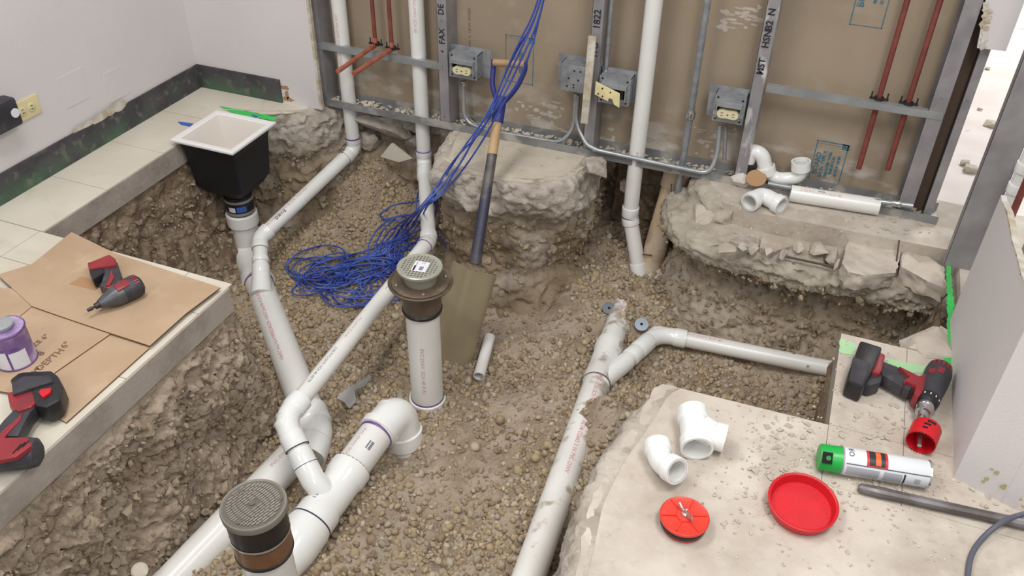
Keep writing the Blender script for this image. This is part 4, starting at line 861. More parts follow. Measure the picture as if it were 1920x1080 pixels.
# ---------------- shovel ----------------
bt=ag(832,690,.0); tp=ay(937,200,2.71); hd=ay(953,120,2.77)
bl0=ay(893,480,float(lerp(bt,tp,.36)[1])); 
o=thing('shovel','long shovel with blue yoke handle and muddy blade standing in the pit','shovel',bt)
sh0=bl0; d=(tp-sh0)/np.linalg.norm(tp-sh0)
mid=lerp(sh0,tp,.68)
mb=MB(); mb.sweep([sh0-d*.03,sh0+d*.05,mid],[.023,.021,.0185],18); build('socket',mb,'shaft',o)
mb=MB(); mb.cyl(mid,tp,.0185,.0170,18); build('shaft',mb,'wood',o)
mb=MB(); mb.cyl(tp-d*.06,tp+d*.035,.022,seg=18); build('yoke_ferrule',mb,'bluepaint',o)
L_=ay(926,117,2.765); R_=ay(984,121,2.765)
for e,s_ in ((L_,-1),(R_,1)):
    q=fillet([tp+d*.0,lerp(tp,e,.45)+np.array([s_*.022,0,0]),e+np.array([s_*.002,0,-.02]),e+np.array([0,0,.008])],.05,5); mb=MB(); mb.sweep(q,[.0095]*len(q),12); build('yoke_arm',mb,'bluepaint',o)
mb=MB(); mb.cyl(L_,R_,.0135,seg=18); build('grip',mb,'wood',o)
# blade: curved plate
bw=[ (ay(0,0,1)) ]
top_l=ag(834,470,0); 
bd=(sh0-bt); bd/=np.linalg.norm(bd); side=np.cross(bd,[0,-1,0]); side/=np.linalg.norm(side); side=-side if side[0]<0 else side; nrm=np.cross(side,bd); nrm=nrm if nrm[1]<0 else -nrm
Lb=np.linalg.norm(sh0-bt); vs=[]; nu,nv=16,13
for i in range(nu+1):
    t_=i/nu; 
    for j in range(nv):
        s_=(j/(nv-1))*2-1; wd=.088 if t_>.12 else .088*(.72+.28*math.sqrt(t_/.12)); 
        curl=-.035*s_*s_+.012*t_; p=bt+bd*(Lb*t_*1.0-.05+(.03*(1-s_*s_) if t_<.1 else 0)*-1)+side*s_*wd+nrm*(-curl*-1)
        p=p+nrm*(.02*math.exp(-(s_*4)**2)*t_)
        vs.append(p)
n_=len(vs); vs2=vs+[p-nrm*.003 for p in vs]; fs=[]
for i in range(nu):
    for j in range(nv-1):
        a_=i*nv+j; fs.append((a_,a_+1,a_+nv+1,a_+nv)); fs.append((n_+a_,n_+a_+nv,n_+a_+nv+1,n_+a_+1))
for i in range(nu): fs.append((i*nv,(i+1)*nv,n_+(i+1)*nv,n_+i*nv)); fs.append((i*nv+nv-1,n_+i*nv+nv-1,n_+(i+1)*nv+nv-1,(i+1)*nv+nv-1))
for j in range(nv-1): fs.append((nu*nv+j,nu*nv+j+1,n_+nu*nv+j+1,n_+nu*nv+j)); fs.append((j,n_+j,n_+j+1,j+1))
mb=MB(); mb.add(vs2,fs); build('blade',mb,'blade',o,smooth=60)
# ---------------- blue cord ----------------
def smooth_path(P,it=2):
    P=[np.array(p,float) for p in P]
    for _ in range(it):
        Q=[P[0]]
        for a_,b_ in zip(P,P[1:]): Q+=[a_*.75+b_*.25,a_*.25+b_*.75]
        Q.append(P[-1]); P=Q
    return P
cm=MB(); rc=.0036
hang=[[(1032,-60,2.7),(1010,40,2.70),(985,95,2.70),(955,160,2.68),(930,205,2.66),(888,262,2.68),(855,320,2.6),(828,360,2.55)],
      [(1030,-60,2.7),(1003,40,2.72),(968,95,2.70),(942,150,2.68),(915,215,2.66),(870,275,2.62),(838,325,2.6),(815,365,2.55)],
      [(1028,-60,2.7),(1006,30,2.72),(980,85,2.70),(950,150,2.68),(928,200,2.66),(895,240,2.64),(870,300,2.6),(830,345,2.55)],
      [(1034,-60,2.7),(1012,30,2.72),(1000,80,2.70),(975,150,2.68),(945,190,2.66),(905,265,2.62),(860,330,2.6),(822,372,2.55)],
      [(1026,-60,2.7),(1000,30,2.72),(975,75,2.70),(935,165,2.68),(910,240,2.64),(880,270,2.62),(850,300,2.6),(812,360,2.55)]]
for hpts in hang:
    W_=[ay(a_,b_,c_) for a_,b_,c_ in hpts]; W_=[W_[0]+(W_[0]-W_[1])*5.5]+W_; k_=hang.index(hpts); W_+=[ay(800-6*k_,385+4*k_,2.46),ag(790-12*k_,412+3*k_,.05),ag(770-8*k_,440,.04),ag(742-12*k_,462+4*k_,.03),ag(700-9*k_,490,.02)]; P=smooth_path(W_); cm.sweep(P,[rc]*len(P),6)
def gl(pts,lift=.02,it=2):
    P=[]
    for q in pts:
        p=ag(q[0],q[1],lift+random.uniform(0,.03)+(q[2] if len(q)>2 else 0)); P.append(p)
    P=smooth_path(P,it); cm.sweep(P,[rc]*len(P),6)
for pts in [[(825,358,.18),(780,380,.1),(740,382,.05),(712,400),(716,412),(752,405),(790,400,.1),(800,420,.1),(770,440),(700,460)],
            [(818,360,.18),(822,400,.1),(790,430,.1),(740,450),(660,480),(600,490),(545,480),(535,500),(560,520),(640,500),(720,470)],
            [(815,365,.18),(808,420,.12),(830,450,.05),(845,475,.02),(862,480,.0)],
            [(860,290,.3),(870,340,.2),(868,400,.1),(866,460,.02),(864,482,0)],
            [(790,345,.2),(778,380,.12),(785,420,.1),(750,440),(700,500),(690,540),(640,575),(610,560),(590,530)],
            [(800,350,.2),(812,358,.2),(820,400,.12),(800,440,.1),(740,520),(700,560),(660,578),(620,560),(625,530),(680,510),(740,490)]]: gl(pts)
rl=random.Random(3)
for k in range(38):
    if k<24: cx_,cy_=rl.uniform(590,735),rl.uniform(488,545); ax_,bx_=rl.uniform(25,75),rl.uniform(10,30); th=rl.uniform(-.35,.1)
    else: cx_,cy_=rl.uniform(700,770),rl.uniform(430,500); ax_,bx_=rl.uniform(18,48),rl.uniform(12,26); th=rl.uniform(-1.1,-.4)
    pts=[]; ph=rl.uniform(0,6.28); n=12; dx=rl.uniform(-30,30)
    for i in range(n+1):
        a_=ph+i/n*rl.uniform(5.6,6.6); X_=ax_*math.cos(a_)+dx*i/n; Y_=bx_*math.sin(a_)
        pts.append((cx_+X_*math.cos(th)-Y_*math.sin(th),min(cy_+X_*math.sin(th)+Y_*math.cos(th),582)))
    gl(pts,.012+.025*rl.random())
for pts in [[(600,540),(605,565),(640,578),(690,572),(730,540),(735,500)],[(655,520),(652,560),(665,576),(700,570),(716,545),(700,520)],[(535,495),(540,515),(575,535),(640,548),(700,548),(760,520)],[(690,575),(715,560),(740,530),(760,500),(780,470)]]: gl(pts,.02)
single('cord',cm,'cord','long tangled blue cord hanging past the shovel into a heap on gravel','cord',loc=ag(660,540),smooth=60)
# ---------------- cardboard ----------------
def sheet(poly,z,label,th=.004,bow=0,m='card'):
    P=[az(px,py,z) for px,py in poly]; o=thing('cardboard_sheet',label,'cardboard',(P[0][0],P[0][1],z),'cardboard sheets on the tile floor')
    pts=[(p[0],p[1]) for p in P]; mb=MB(); mb.prism(pts,z-th,z-.0006); build('fluted_core',mb,'cardedge',o,smooth=0,tri=True)
    mb=MB(); mb.prism(pts,z-.0006,z); build('face',mb,m,o,smooth=0,tri=True); return o
sheet([(278,650),(206,625),(95,735),(20,700),(0,745),(0,800),(-50,880),(10,740),(124,792)] if 0 else [(280,652),(202,620),(60,720),(40,745),(124,792)],.006,'small cardboard flap at the slab edge beside the red battery')
cs2=sheet([(208,625),(60,560),(-10,535),(-40,560),(-60,700),(-20,730),(70,745),(103,698)],.010,'cardboard sheet printed DEPTH under the purple can')
sheet([(-20,540),(34,541),(62,572),(-20,640)],.0125,'cardboard corner peeping from the left photo edge above the can')
cs1=sheet([(134,435),(216,475),(413,539),(348,588),(281,648),(206,624),(100,588),(60,574),(-5,515),(60,495)],.015,'largest cardboard sheet, with the impact driver lying on it')
mb=MB(); q=[az(*p,.0156) for p in ((130,532),(153,518),(190,530),(178,545),(165,541))]; mb.prism([(a_[0],a_[1]) for a_ in q],.015,.0157); build('tape_patch',mb,'carddark',cs1,smooth=0,tri=True)
a_=az(75,693,.0104); b_=az(118,657,.0104); u=b_-a_; v=np.array([-u[1],u[0],0])
flat_text('printing','DEPTH',.030,az(94,674,.0104),u,v,'cardink',cs2,.0004); flat_text('printing','6"',.030,az(123,647,.0104),u,v,'cardink',cs2,.0004)
flat_text('printing','SIZE 6"',.024,az(72,642,.0104),u,v,'cardink',cs2,.0004); flat_text('printing','8',.03,az(77,663,.0104),u,v,'cardink',cs2,.001); flat_text('printing','N.W.',.02,az(64,697,.0104),u,v,'cardink',cs2,.0004)
# ---------------- purple primer can ----------------
c=az(16,690,.01); c=np.array([c[0]-.004,c[1]+.035,.010]); o=thing('primer_can','purple-stained primer can with grey screw lid standing on the printed cardboard','can',c)
mb=MB(); mb.lathe([(.050,0),(.051,.003),(.050,.006),(.050,.108),(.0512,.111),(.048,.114)],c,(0,0,1),44); build('can_body',mb,'canpurple',o)
mb=MB(); mb.lathe([(.0515,.0),(.0525,.003),(.0515,.006)],c,(0,0,1),44,(False,False)); build('bottom_rim',mb,'primer',o)
mb=MB(); mb.lathe([(.0515,.108),(.0525,.112),(.0500,.1155),(.047,.113),(.046,.110),(.026,.112)],c,(0,0,1),44,(False,True)); build('top_rim',mb,'primer',o)
mb=MB(); mb.lathe([(.026,.111),(.0265,.119),(.030,.121),(.030,.127),(.027,.128),(.0,.126)],c+np.array([-.004,0,0]),(0,0,1),32,(True,False)); build('lid',mb,'emt',o)
for (a0,a1,z0,z1,m) in [(-1.95,-1.0,.008,.075,'label'),(-.88,.0,.012,.070,'label')]: wrapquad(c,.0504,a0,a1,z0,z1,m,o,'paper_label')
wrapquad(c,.0508,-.97,-.90,.008,.095,'primer',o,'drip'); wrapquad(c,.0508,-1.3,-.3,.076,.082,'primer',o,'drip')
# ---------------- tools: outlines lying on the floor, given their real thickness ----------------
def outline(px,z,z0,z1,m,o,name,bevel=.005):
    P=[az(a_,b_,z) for a_,b_ in px]; mb=MB(); mb.prism([(p[0],p[1]) for p in P],z0,z1); return build(name,mb,m,o,bevel=bevel,smooth=45,tri=True)
# drill with the hole saw, right
o=thing('cordless_drill','red and black cordless drill with red hole saw, on the right slab','drill',az(1700,700,0))
bp=outline([(1612,641),(1654,654),(1640,690),(1618,729),(1587,716),(1590,700)],.055,.004,.062,'blackpl',o,'battery',.008)
outline([(1600,668),(1633,680),(1618,722),(1592,712)],.066,.055,.0655,'toolgrey',bp,'battery_ridge',.003)
outline([(1637,700),(1655,706),(1650,722),(1632,728),(1618,724)],.035,.004,.045,'toolgrey',bp,'battery_foot',.006)
outline([(1646,656),(1661,664),(1655,692),(1650,700),(1634,696),(1641,676)],.058,.010,.056,'red',o,'battery_shoe',.005)
hb=outline([(1656,672),(1664,676),(1700,690),(1722,708),(1708,730),(1692,722),(1655,700),(1650,690)],.055,.012,.050,'toolgrey',o,'handle',.010)
outline([(1686,686),(1724,705),(1738,700),(1740,712),(1730,735),(1722,745),(1714,738),(1718,722),(1700,714),(1694,722),(1696,712),(1706,706)],.060,.016,.060,'red',o,'red_housing',.006)
outline([(1702,722),(1719,728),(1716,738),(1700,732)],.04,.020,.044,'blackpl',o,'trigger',.004)
ma=az(1757,706,.040); mbp=az(1741,748,.040); dd=(mbp-ma)/np.linalg.norm(mbp-ma)
mb=MB(); mb.sweep([ma-dd*.045,ma-dd*.038,ma-dd*.01,ma+dd*.03,mbp],[.020,.031,.035,.034,.028],28); mh=build('motor_housing',mb,'toolgrey',o)
for k in range(5):
    p=ma-dd*.022+dd*.0*k; side=np.cross(dd,[0,0,1]); a_=-.75+.33*k; n_=math.cos(a_)*np.array([0,0,1])+math.sin(a_)*side
    mb=MB(); mb.obox(p+n_*.0335,dd*.009,np.cross(dd,n_)*.0028,n_*.0018); build('vent_slot',mb,'red',mh,smooth=0)
for (off,a_,l_,m) in [(.012,-.1,.012,'red'),(.022,.5,.01,'red')]:
    side=np.cross(dd,[0,0,1]); n_=math.cos(a_)*np.array([0,0,1])+math.sin(a_)*side; mb=MB(); mb.obox(ma+dd*off+n_*.0335,dd*l_,np.cross(dd,n_)*.008,n_*.0018); build('red_badge',mb,m,mh,bevel=.001)
mb=MB(); mb.sweep([mbp-dd*.002,mbp+dd*.008,mbp+dd*.022,mbp+dd*.03],[.028,.029,.027,.023],28); tr=build('torque_ring',mb,'blackpl',o)
for k in range(5):
    side=np.cross(dd,[0,0,1]); a_=-1.0+.5*k; n_=math.cos(a_)*np.array([0,0,1])+math.sin(a_)*side; mb=MB(); mb.obox(mbp+dd*.010+n_*.0288,dd*.003,np.cross(dd,n_)*.0015,n_*.0006); build('mark',mb,'label',tr,smooth=0)
ck=mbp+dd*.03; mb=MB(); mb.sweep([ck,ck+dd*.012,ck+dd*.014,ck+dd*.034,ck+dd*.036,ck+dd*.05],[.021,.022,.0205,.0195,.014,.011],24); build('chuck',mb,'chrome',o)
hs0=az(1738,802,.038); hs1=az(1722,840,.034); hd_=(hs1-hs0)/np.linalg.norm(hs1-hs0); hs1=hs0+hd_*.058
mb=MB(); mb.cyl(ck+dd*.045,hs0+hd_*.07,.0055,seg=12); build('pilot_bit',mb,'chrome',o)
mb=MB(); mb.hollow([hs0,hs0+hd_*.004,hs1-hd_*.004,hs1],[.034,.0355,.0355,.0350],[.004,.033,.0335,.0335],32); hsaw=build('hole_saw',mb,'redbright',o)
mb=MB()
side=np.cross(hd_,[0,0,1]); side/=np.linalg.norm(side); upv=np.cross(side,hd_)
for k in range(32):
    a_=2*math.pi*k/32; n_=math.cos(a_)*upv+math.sin(a_)*side; tn=-math.sin(a_)*upv+math.cos(a_)*side
    p=hs1+n_*.0343; mb.add([p-tn*.0028,p+tn*.0028,p+tn*.001+hd_*.0045,p-tn*.0028+n_*.0012,p+tn*.0028+n_*.0012],[(0,1,2),(3,2,4),(0,2,3),(1,4,2)])
build('teeth',mb,'red',hsaw,smooth=0)
for k,(tt,aa,ln) in enumerate([(.012,-.15,.010),(.024,.05,.008),(.038,.12,.006)]):
    n_=math.cos(aa)*upv+math.sin(aa)*side; tn=-math.sin(aa)*upv+math.cos(aa)*side; mb=MB(); mb.obox(hs0+hd_*tt+n_*.0350,hd_*.0035,tn*ln,n_*.0009); build('slot',mb,'dark',hsaw,bevel=.0006)
# second drill, left edge: battery up, handle down to the body out of frame
z5=.05; o=thing('cordless_drill','red and black cordless drill on the tile floor at the left photo edge','drill',az(20,840,0))
outline([(20,722),(40,706),(100,703),(112,712),(123,733),(116,760),(90,774),(70,770),(62,742)],.050,.012,.068,'blackpl',o,'battery',.010)
outline([(22,720),(42,706),(96,704),(100,716),(60,728),(24,740)],.072,.060,.0735,'toolgrey',o,'battery_rail',.003)
outline([(72,736),(78,730),(97,728),(95,736),(80,746)],.073,.066,.0755,'redbright',o,'release_button',.002)
outline([(15,742),(60,730),(70,733),(72,760),(60,770),(36,778),(20,766)],.052,.018,.064,'red',o,'battery_shoe',.007)
outline([(40,758),(64,738),(74,760),(58,778),(46,800),(36,822),(8,822),(-10,812),(8,790),(26,772)],.050,.016,.058,'toolgrey',o,'handle',.010)
outline([(43,772),(38,788),(22,804),(6,822),(-8,820),(10,802),(26,790)],.0605,.052,.0605,'red',o,'grip_stripe',.002)
ma=az(70,848,.045); mc=az(-70,862,.045); dd=(mc-ma)/np.linalg.norm(mc-ma)
mb=MB(); mb.sweep([ma-dd*.008,ma,ma+dd*.02,mc],[.022,.034,.038,.036],28); mh=build('motor_housing',mb,'toolgrey',o)
outline([(-20,822),(52,820),(60,836),(30,858),(-20,868)],.083,.072,.085,'red',mh,'red_panel',.003)
for k in range(3):
    a_=az(24+9*k,850-6*k,.086); b_=az(40+7*k,832-3*k,.086); mb=MB(); u=b_-a_; mb.obox((a_+b_)/2,u/2,np.cross(u/np.linalg.norm(u),[0,0,1])*.0012,(0,0,.0006)); build('vent_slot',mb,'dark',mh,smooth=0)
# impact driver on the cardboard
o=thing('impact_driver','short red and grey impact driver lying on the largest cardboard sheet','driver',az(215,545,.015))
outline([(163,493),(205,476),(216,484),(218,496),(190,500),(168,504)],.060,.018,.060,'red',o,'battery_cap',.006)
outline([(163,492),(190,484),(196,510),(174,524),(168,512)],.055,.020,.055,'blackpl',o,'battery',.006)
outline([(188,494),(218,486),(228,516),(226,528),(200,540),(186,536),(194,512)],.052,.020,.052,'toolgrey',o,'handle',.009)
outline([(208,504),(214,520),(206,534),(198,536),(206,516)],.056,.048,.056,'red',o,'grip_stripe',.002)
outline([(186,532),(198,528),(198,540),(188,540)],.045,.025,.045,'blackpl',o,'trigger',.003)
ma=az(262,532,.050); mc=az(186,571,.045); dd=(mc-ma)/np.linalg.norm(mc-ma); L_=np.linalg.norm(mc-ma)
mb=MB(); mb.sweep([ma-dd*.004,ma+dd*.004,ma+dd*.03,ma+dd*L_*.45],[.022,.033,.035,.033],28); mh=build('motor_housing',mb,'toolgrey',o)
mb=MB(); mb.sweep([ma+dd*L_*.44,ma+dd*L_*.62,ma+dd*L_*.88,ma+dd*L_],[.0325,.031,.019,.013],28); build('gear_case',mb,'toolmetal',o)
mb=MB(); mb.sweep([mc,mc+dd*.013],[.010,.009],14); build('collet',mb,'blackpl',o); mb=MB(); mb.sweep([mc+dd*.013,mc+dd*.02,mc+dd*.021,mc+dd*.036],[.0035,.0035,.006,.005],10); build('driver_bit',mb,'blackpl',o)
side=np.cross(dd,[0,0,1]); 
for (t_,a_,l_,w_,m) in [(.055,-.3,.020,.013,'red'),(.04,.9,.014,.006,'red'),(.075,1.0,.01,.005,'red'),(.02,.6,.008,.006,'red')]:
    n_=math.cos(a_)*np.array([0,0,1])+math.sin(a_)*side; mb=MB(); mb.obox(ma+dd*t_+n_*.0325,dd*l_,np.cross(dd,n_)*w_,n_*.0025); build('red_panel',mb,m,mh,bevel=.002)
for k in range(4):
    a_=-.75+.22*k; n_=math.cos(a_)*np.array([0,0,1])+math.sin(a_)*side; mb=MB(); mb.obox(ma+dd*.016+n_*.0345,dd*.008,np.cross(dd,n_)*.0018,n_*.0012); build('vent_slot',mb,'red',mh,smooth=0)
# ---------------- green-capped marking paint can ----------------
r=.0335; a=az(1535,856,r); b=az(1740,889,r); d=(b-a)/np.linalg.norm(b-a); L_=np.linalg.norm(b-a)
o=thing('spray_can','white marking paint can with green cap lying on the right slab','spray can',(a+b)/2-np.array([0,0,r]))
mb=MB(); mb.sweep([a+d*.052,a+d*.056,b-d*.006,b-d*.001],[r*.93,r,r,r*.95],36); body=build('can_body',mb,'canwhite',o)
mb=MB(); mb.sweep([b-d*.004,b,b+d*.001],[r*1.0,r*1.02,r*.9],36); build('bottom_rim',mb,'chrome',o)
mb=MB(); mb.sweep([a+d*.050,a+d*.0535],[r*1.02,r*1.02],36); build('top_rim',mb,'steel',o)
mb=MB(); mb.sweep([a+d*.0,a+d*.004,a+d*.04,a+d*.051],[r*.88,r*.95,r*.98,r*1.0],36); cp=build('cap',mb,'greencap',o)
side=np.cross(d,[0,0,1]); vdir=VIEW(a); vdir=vdir-d*(vdir@d); vdir/=np.linalg.norm(vdir); vs_=np.cross(d,vdir)
mb=MB(); mb.obox(a+d*.014+vdir*r*.93,d*.012,vs_*.014,vdir*.0016); build('cap_recess',mb,'dark',cp,bevel=.002)
M['greendk']=mat('green nozzle',(16,130,52),.4); mb=MB(); mb.cyl(a+d*.016+vdir*r*.9,a+d*.016+vdir*r*1.06,.006,seg=14); build('nozzle',mb,'greendk',cp)
def canpatch(t0,t1,a0,a1,m,name,rad=r+.0005,par=body):
    mb=MB(); n=10; vs=[]
    for t_ in (t0,t1):
        for i in range(n+1):
            a_=a0+(a1-a0)*i/n; vs.append(a+d*t_+(math.cos(a_)*vdir+math.sin(a_)*vs_)*rad)
    mb.add(vs,[(i,n+1+i,n+2+i,i+1) for i in range(n)]); return build(name,mb,m,par)
sg=1 if (vs_@(MC@np.array([0,1,0])))>0 else -1   # +1: positive angle goes down in view
canpatch(.058,L_-.004,sg*.12,sg*.2,'print_grey','seam'); 
canpatch(.060,.135,sg*.35,sg*1.15,'cangrey','print_block'); canpatch(.145,.187,sg*.35,sg*1.15,'cangrey','print_block'); canpatch(.19,.194,sg*.3,sg*1.2,'ink','print_bar'); canpatch(.215,.228,sg*.5,sg*.95,'cangrey','barcode')
canpatch(.104,.152,-sg*1.25,sg*.12,'canred','red_panel'); canpatch(.110,.146,-sg*1.15,sg*.05,'blackpl','panel_picture',r+.0008); canpatch(.124,.136,-sg*1.1,sg*.0,'canorange','panel_picture',r+.0011)
V_,F_=text_geo('ROX'[:2],.018); mb=MB(); mb.add([a+d*(.070+p[1]*-1*0+p[0]*0+(-p[1]) )+(math.cos(-sg*.75+sg*p[0]/r)*vdir+math.sin(-sg*.75+sg*p[0]/r)*vs_)*(r+.0007) for p in V_],F_); build('lettering',mb,'ink',body,smooth=0)
# ---------------- red cap, test plug ----------------
c=az(1502,950,.014); c=np.array([c[0],c[1],0]); tilt=np.array([.02,-.10,1.]); o=thing('red_cap','big shallow red plastic cap lying open side up on the slab','cap',c)
mb=MB(); mb.lathe([(.066,.0),(.073,.004),(.0785,.026),(.0795,.030),(.0765,.032),(.073,.030),(.0665,.009),(.0,.008)],c+np.array([0,0,.007]),tilt,56,(True,False)); build('cap_shell',mb,'redbright',o)
c=az(1280,985,.0); c=np.array([c[0],c[1],0]); o=thing('test_plug','red pipe test plug with wing nut and black rubber ring on the slab','plug',c)
mb=MB(); mb.lathe([(.045,.0),(.050,.003),(.048,.007)],c,(0,0,1),44); build('bottom_plate',mb,'redorange',o)
mb=MB(); mb.lathe([(.046,.006),(.0525,.010),(.0535,.018),(.050,.024),(.046,.025)],c,(0,0,1),44); build('rubber_ring',mb,'rubber',o)
mb=MB(); mb.lathe([(.049,.024),(.0555,.027),(.056,.033),(.053,.036),(.0505,.0345),(.020,.034),(.018,.038),(.0,.038)],c,(0,0,1),52,(True,False)); tpp=build('top_plate',mb,'redorange',o)
for k in range(6):
    a_=k*math.pi/3+.35; u=np.array([math.cos(a_),math.sin(a_),0]); mb=MB(); mb.obox(c+u*.034+np.array([0,0,.035]),u*.016,np.array([-u[1],u[0],0])*.0014,(0,0,.0022)); build('rib',mb,'redorange',tpp,smooth=0)
mb=MB(); mb.lathe([(.0085,.037),(.0085,.044),(.005,.047),(.004,.056),(.0,.057)],c,(0,0,1),16,(True,False)); wn=build('wing_nut',mb,'chrome',o)
for s_ in (-1,1):
    u=np.array([.75,-.66,0])*s_; mb=MB(); mb.obox(c+u*.015+np.array([0,0,.046]),u*.010+np.array([0,0,.005]),np.array([-u[1],u[0],0])*.0022,np.array([-u[0]*.3,-u[1]*.3,1])*.005); build('wing',mb,'chrome',wn,bevel=.0015)
# ---------------- pry bar and cable ----------------
a=az(1609,914,.014); b=az(1990,998,.014); d=(b-a)/np.linalg.norm(b-a)
o=thing('pry_bar','long grey steel bar with rounded tip lying below the spray can','bar',(a+b)/2-np.array([0,0,.014]))
mb=MB(); mb.sweep([a,a+d*.006,a+d*.05,a+d*.10,b],[.007,.0115,.0135,.0125,.0125],10); build('bar',mb,'ironbar',o)
P=smooth_path([az(1815,1100,.008),az(1815,1070,.008),az(1822,1035,.008),az(1845,1005,.010),az(1873,982,.032),az(1900,968,.026),az(1960,955,.012)],3); mb=MB(); mb.sweep(P,[.0062]*len(P),12)
single('cable',mb,'cable','dark grey cable curving over the pry bar in the bottom right corner','cable',smooth=60)
# ---------------- knockouts, plastic, small bits in the pit ----------------
for (px,py,ti,lab) in [(1142,578,(.1,-.25,1),'grey metal disc lying flat left of the half-buried pipe end'),(1203,608,(.1,-.6,1),'grey metal disc with dark centre hole behind the branch pipe')]:
    c=ag(px,py,.012); c=az(px,py,float(gh(c[0],c[1])[0])+.026); o=thing('metal_disc',lab,'disc',c); mb=MB(); mb.lathe([(.026,-.001),(.027,.0),(.026,.001),(.006,.0015)],c,ti,30); build('disc',mb,'capgrey',o); mb=MB(); mb.lathe([(.0055,.0012),(.0055,.002)],c,ti,14); build('hole',mb,'dark',o)
q=[ag(*p,.02) for p in ((632,750),(648,738),(668,722),(692,706),(697,712),(685,724),(666,738),(668,754),(655,768),(645,758))]; mb=MB(); q=[p+np.array([0,0,random.uniform(0,.02)]) for p in q]; cen=sum(q)/len(q)+np.array([0,0,.012]); n=len(q)
mb.add(q+[cen]+[p-np.array([0,0,.001]) for p in q]+[cen-np.array([0,0,.001])],[(i,(i+1)%n,n) for i in range(n)]+[(n+1+(i+1)%n,n+1+i,2*n+1) for i in range(n)]+[(i,n+1+i,n+1+(i+1)%n,(i+1)%n) for i in range(n)]); single('plastic_scrap',mb,'plastic','torn clear plastic scrap on the gravel left of the floor drain','scrap')
c=ag(270,1068,.02); mb=MB(); mb.lathe([(.02,0),(.023,.002),(.018,.006),(.0,.007)],az(262,1070,-.50),(.5,-.4,1),20,(True,False)); single('pale_disc',mb,'chip','small pale round scrap on the left bank near the bottom','scrap')
# white broken tile piece under the track
def flatpiece(px,z,y0,th,label,m='tile',name='tile_shard'):
    P=[ay(a_,b_,y0) for a_,b_ in px]; n=len(P); mb=MB(); off=np.array([0,th,-th*.3]); mb.add(list(P)+[p+off for p in P],[tuple(range(n)),tuple(reversed(range(n,2*n)))]+[(i,n+i,n+(i+1)%n,(i+1)%n) for i in range(n)]); return single(name,mb,m,label,'tile',smooth=0,tri=True)
flatpiece([(713,294),(733,269),(770,298),(748,304)],0,2.93,.02,'triangular pale tile shard standing in gravel under the floor track')
# ---------------- broken concrete chunks ----------------
def chunk(px,py,y,size,seed,label,rot=(0,0,0),m='broken'):
    c=ay(px,py,y); return crock('concrete_chunk',c,size,seed,m,label,'concrete','loose broken concrete pieces',rot,rough=4)
chunk(617,258,2.95,(.075,.06,.07),3,'grey rounded concrete lump left of the first wall riser foot',(0,.3,.2))
chunk(590,225,2.90,(.11,.06,.04),8,'broken slab edge lump below the end of the painted wall',(0,.15,.3))
chunk(715,235,3.0,(.15,.05,.045),5,'long rough concrete chunk hanging under the track between two risers',(0,.10,.05))
chunk(690,262,3.03,(.06,.05,.05),11,'upper left grey block in the rubble under the track',(0,.1,.1))
chunk(775,268,3.05,(.055,.05,.05),12,'dark block in the rubble just left of the second riser',(0,.1,.3))
chunk(1118,312,2.83,(.05,.05,.03),15,'right end lump of the middle broken block',(0,.3,.4))
chunk(830,330,2.62,(.05,.05,.04),16,'pale rough lump at the left edge of the middle block')
chunk(1180,350,3.05,(.04,.03,.03),17,'small loose lump behind the third riser')
chunk(1262,430,2.93,(.03,.03,.03),18,'small stone beside the tan pipe')
chunk(1322,405,2.80,(.05,.07,.05),19,'whitish broken shoulder at the left end of the cracked slab',(0,.1,.3),'conc')
chunk(1305,440,2.76,(.035,.05,.04),20,'small whitish lump below the left shoulder of the cracked slab',(0,.2,.1),'conc')
c=az(1745,640,.0); crock('concrete_chunk',c+np.array([.0,.0,-.03]),(.07,.085,.045),21,'conc','rounded mound of old mortar beside the drill and green paint','concrete','loose broken concrete pieces',(0,0,.3),rough=4,n=26)
for k,(px,py,s_) in enumerate([(1858,232,.028),(1838,204,.012),(1820,316,.03),(1812,306,.022),(1852,128,.014)]):
    crock('plaster_lump',az(px,py,s_*.4),(s_,s_*.8,s_*.5),60+k,'chip',['dark-shadowed plaster lump on the bright floor beyond the wall end','tiny plaster lump high on the bright floor strip','largest plaster lump low on the bright floor strip','plaster lump just behind the largest one on the bright floor strip','topmost tiny plaster lump on the bright floor strip'][k],'debris','lumps on the bright floor beyond the wall',rough=2)
# cracked ledge pieces of the right slab
led=[([(1368,452),(1395,432),(1425,440),(1420,466),(1395,462),(1378,456)],'flat'),([(1430,440),(1470,446),(1480,462),(1450,472),(1425,464)],'flat'),([(1345,465),(1368,458),(1378,474),(1366,484),(1350,480)],''),
     ([(1382,462),(1398,464),(1400,478),(1384,478)],''),([(1402,466),(1424,472),(1420,480),(1402,478)],''),([(1428,470),(1455,474),(1448,486),(1424,484)],''),([(1460,478),(1478,474),(1474,486),(1458,488)],''),
     ([(1482,466),(1498,462),(1504,474),(1490,480)],''),([(1512,468),(1545,460),(1556,470),(1540,486),(1515,486)],''),([(1548,474),(1562,470),(1574,490),(1562,500),(1550,492)],''),([(1562,500),(1578,494),(1576,510),(1560,512)],'')]
def roughen(mb,cuts=5,amp=.012,sc=22):
    bm=bmesh.new(); vs=[bm.verts.new(v) for v in mb.v]
    for f in mb.f: bm.faces.new([vs[i] for i in f])
    bmesh.ops.triangulate(bm,faces=bm.faces[:]); bmesh.ops.subdivide_edges(bm,edges=[e for e in bm.edges if e.calc_length()>.02],cuts=cuts,use_grid_fill=True)
    bmesh.ops.recalc_face_normals(bm,faces=bm.faces[:]); bm.normal_update(); bm.verts.index_update(); co=np.array([v.co[:] for v in bm.verts]); d=fbm(co*sc,4)+.5*fbm(co*9+4,2)
    for v,q in zip(bm.verts,d): v.co+=v.normal*float(q)*amp
    out=MB(); out.add([v.co[:] for v in bm.verts],[tuple(v.index for v in f.verts) for f in bm.faces]); bm.free(); return out
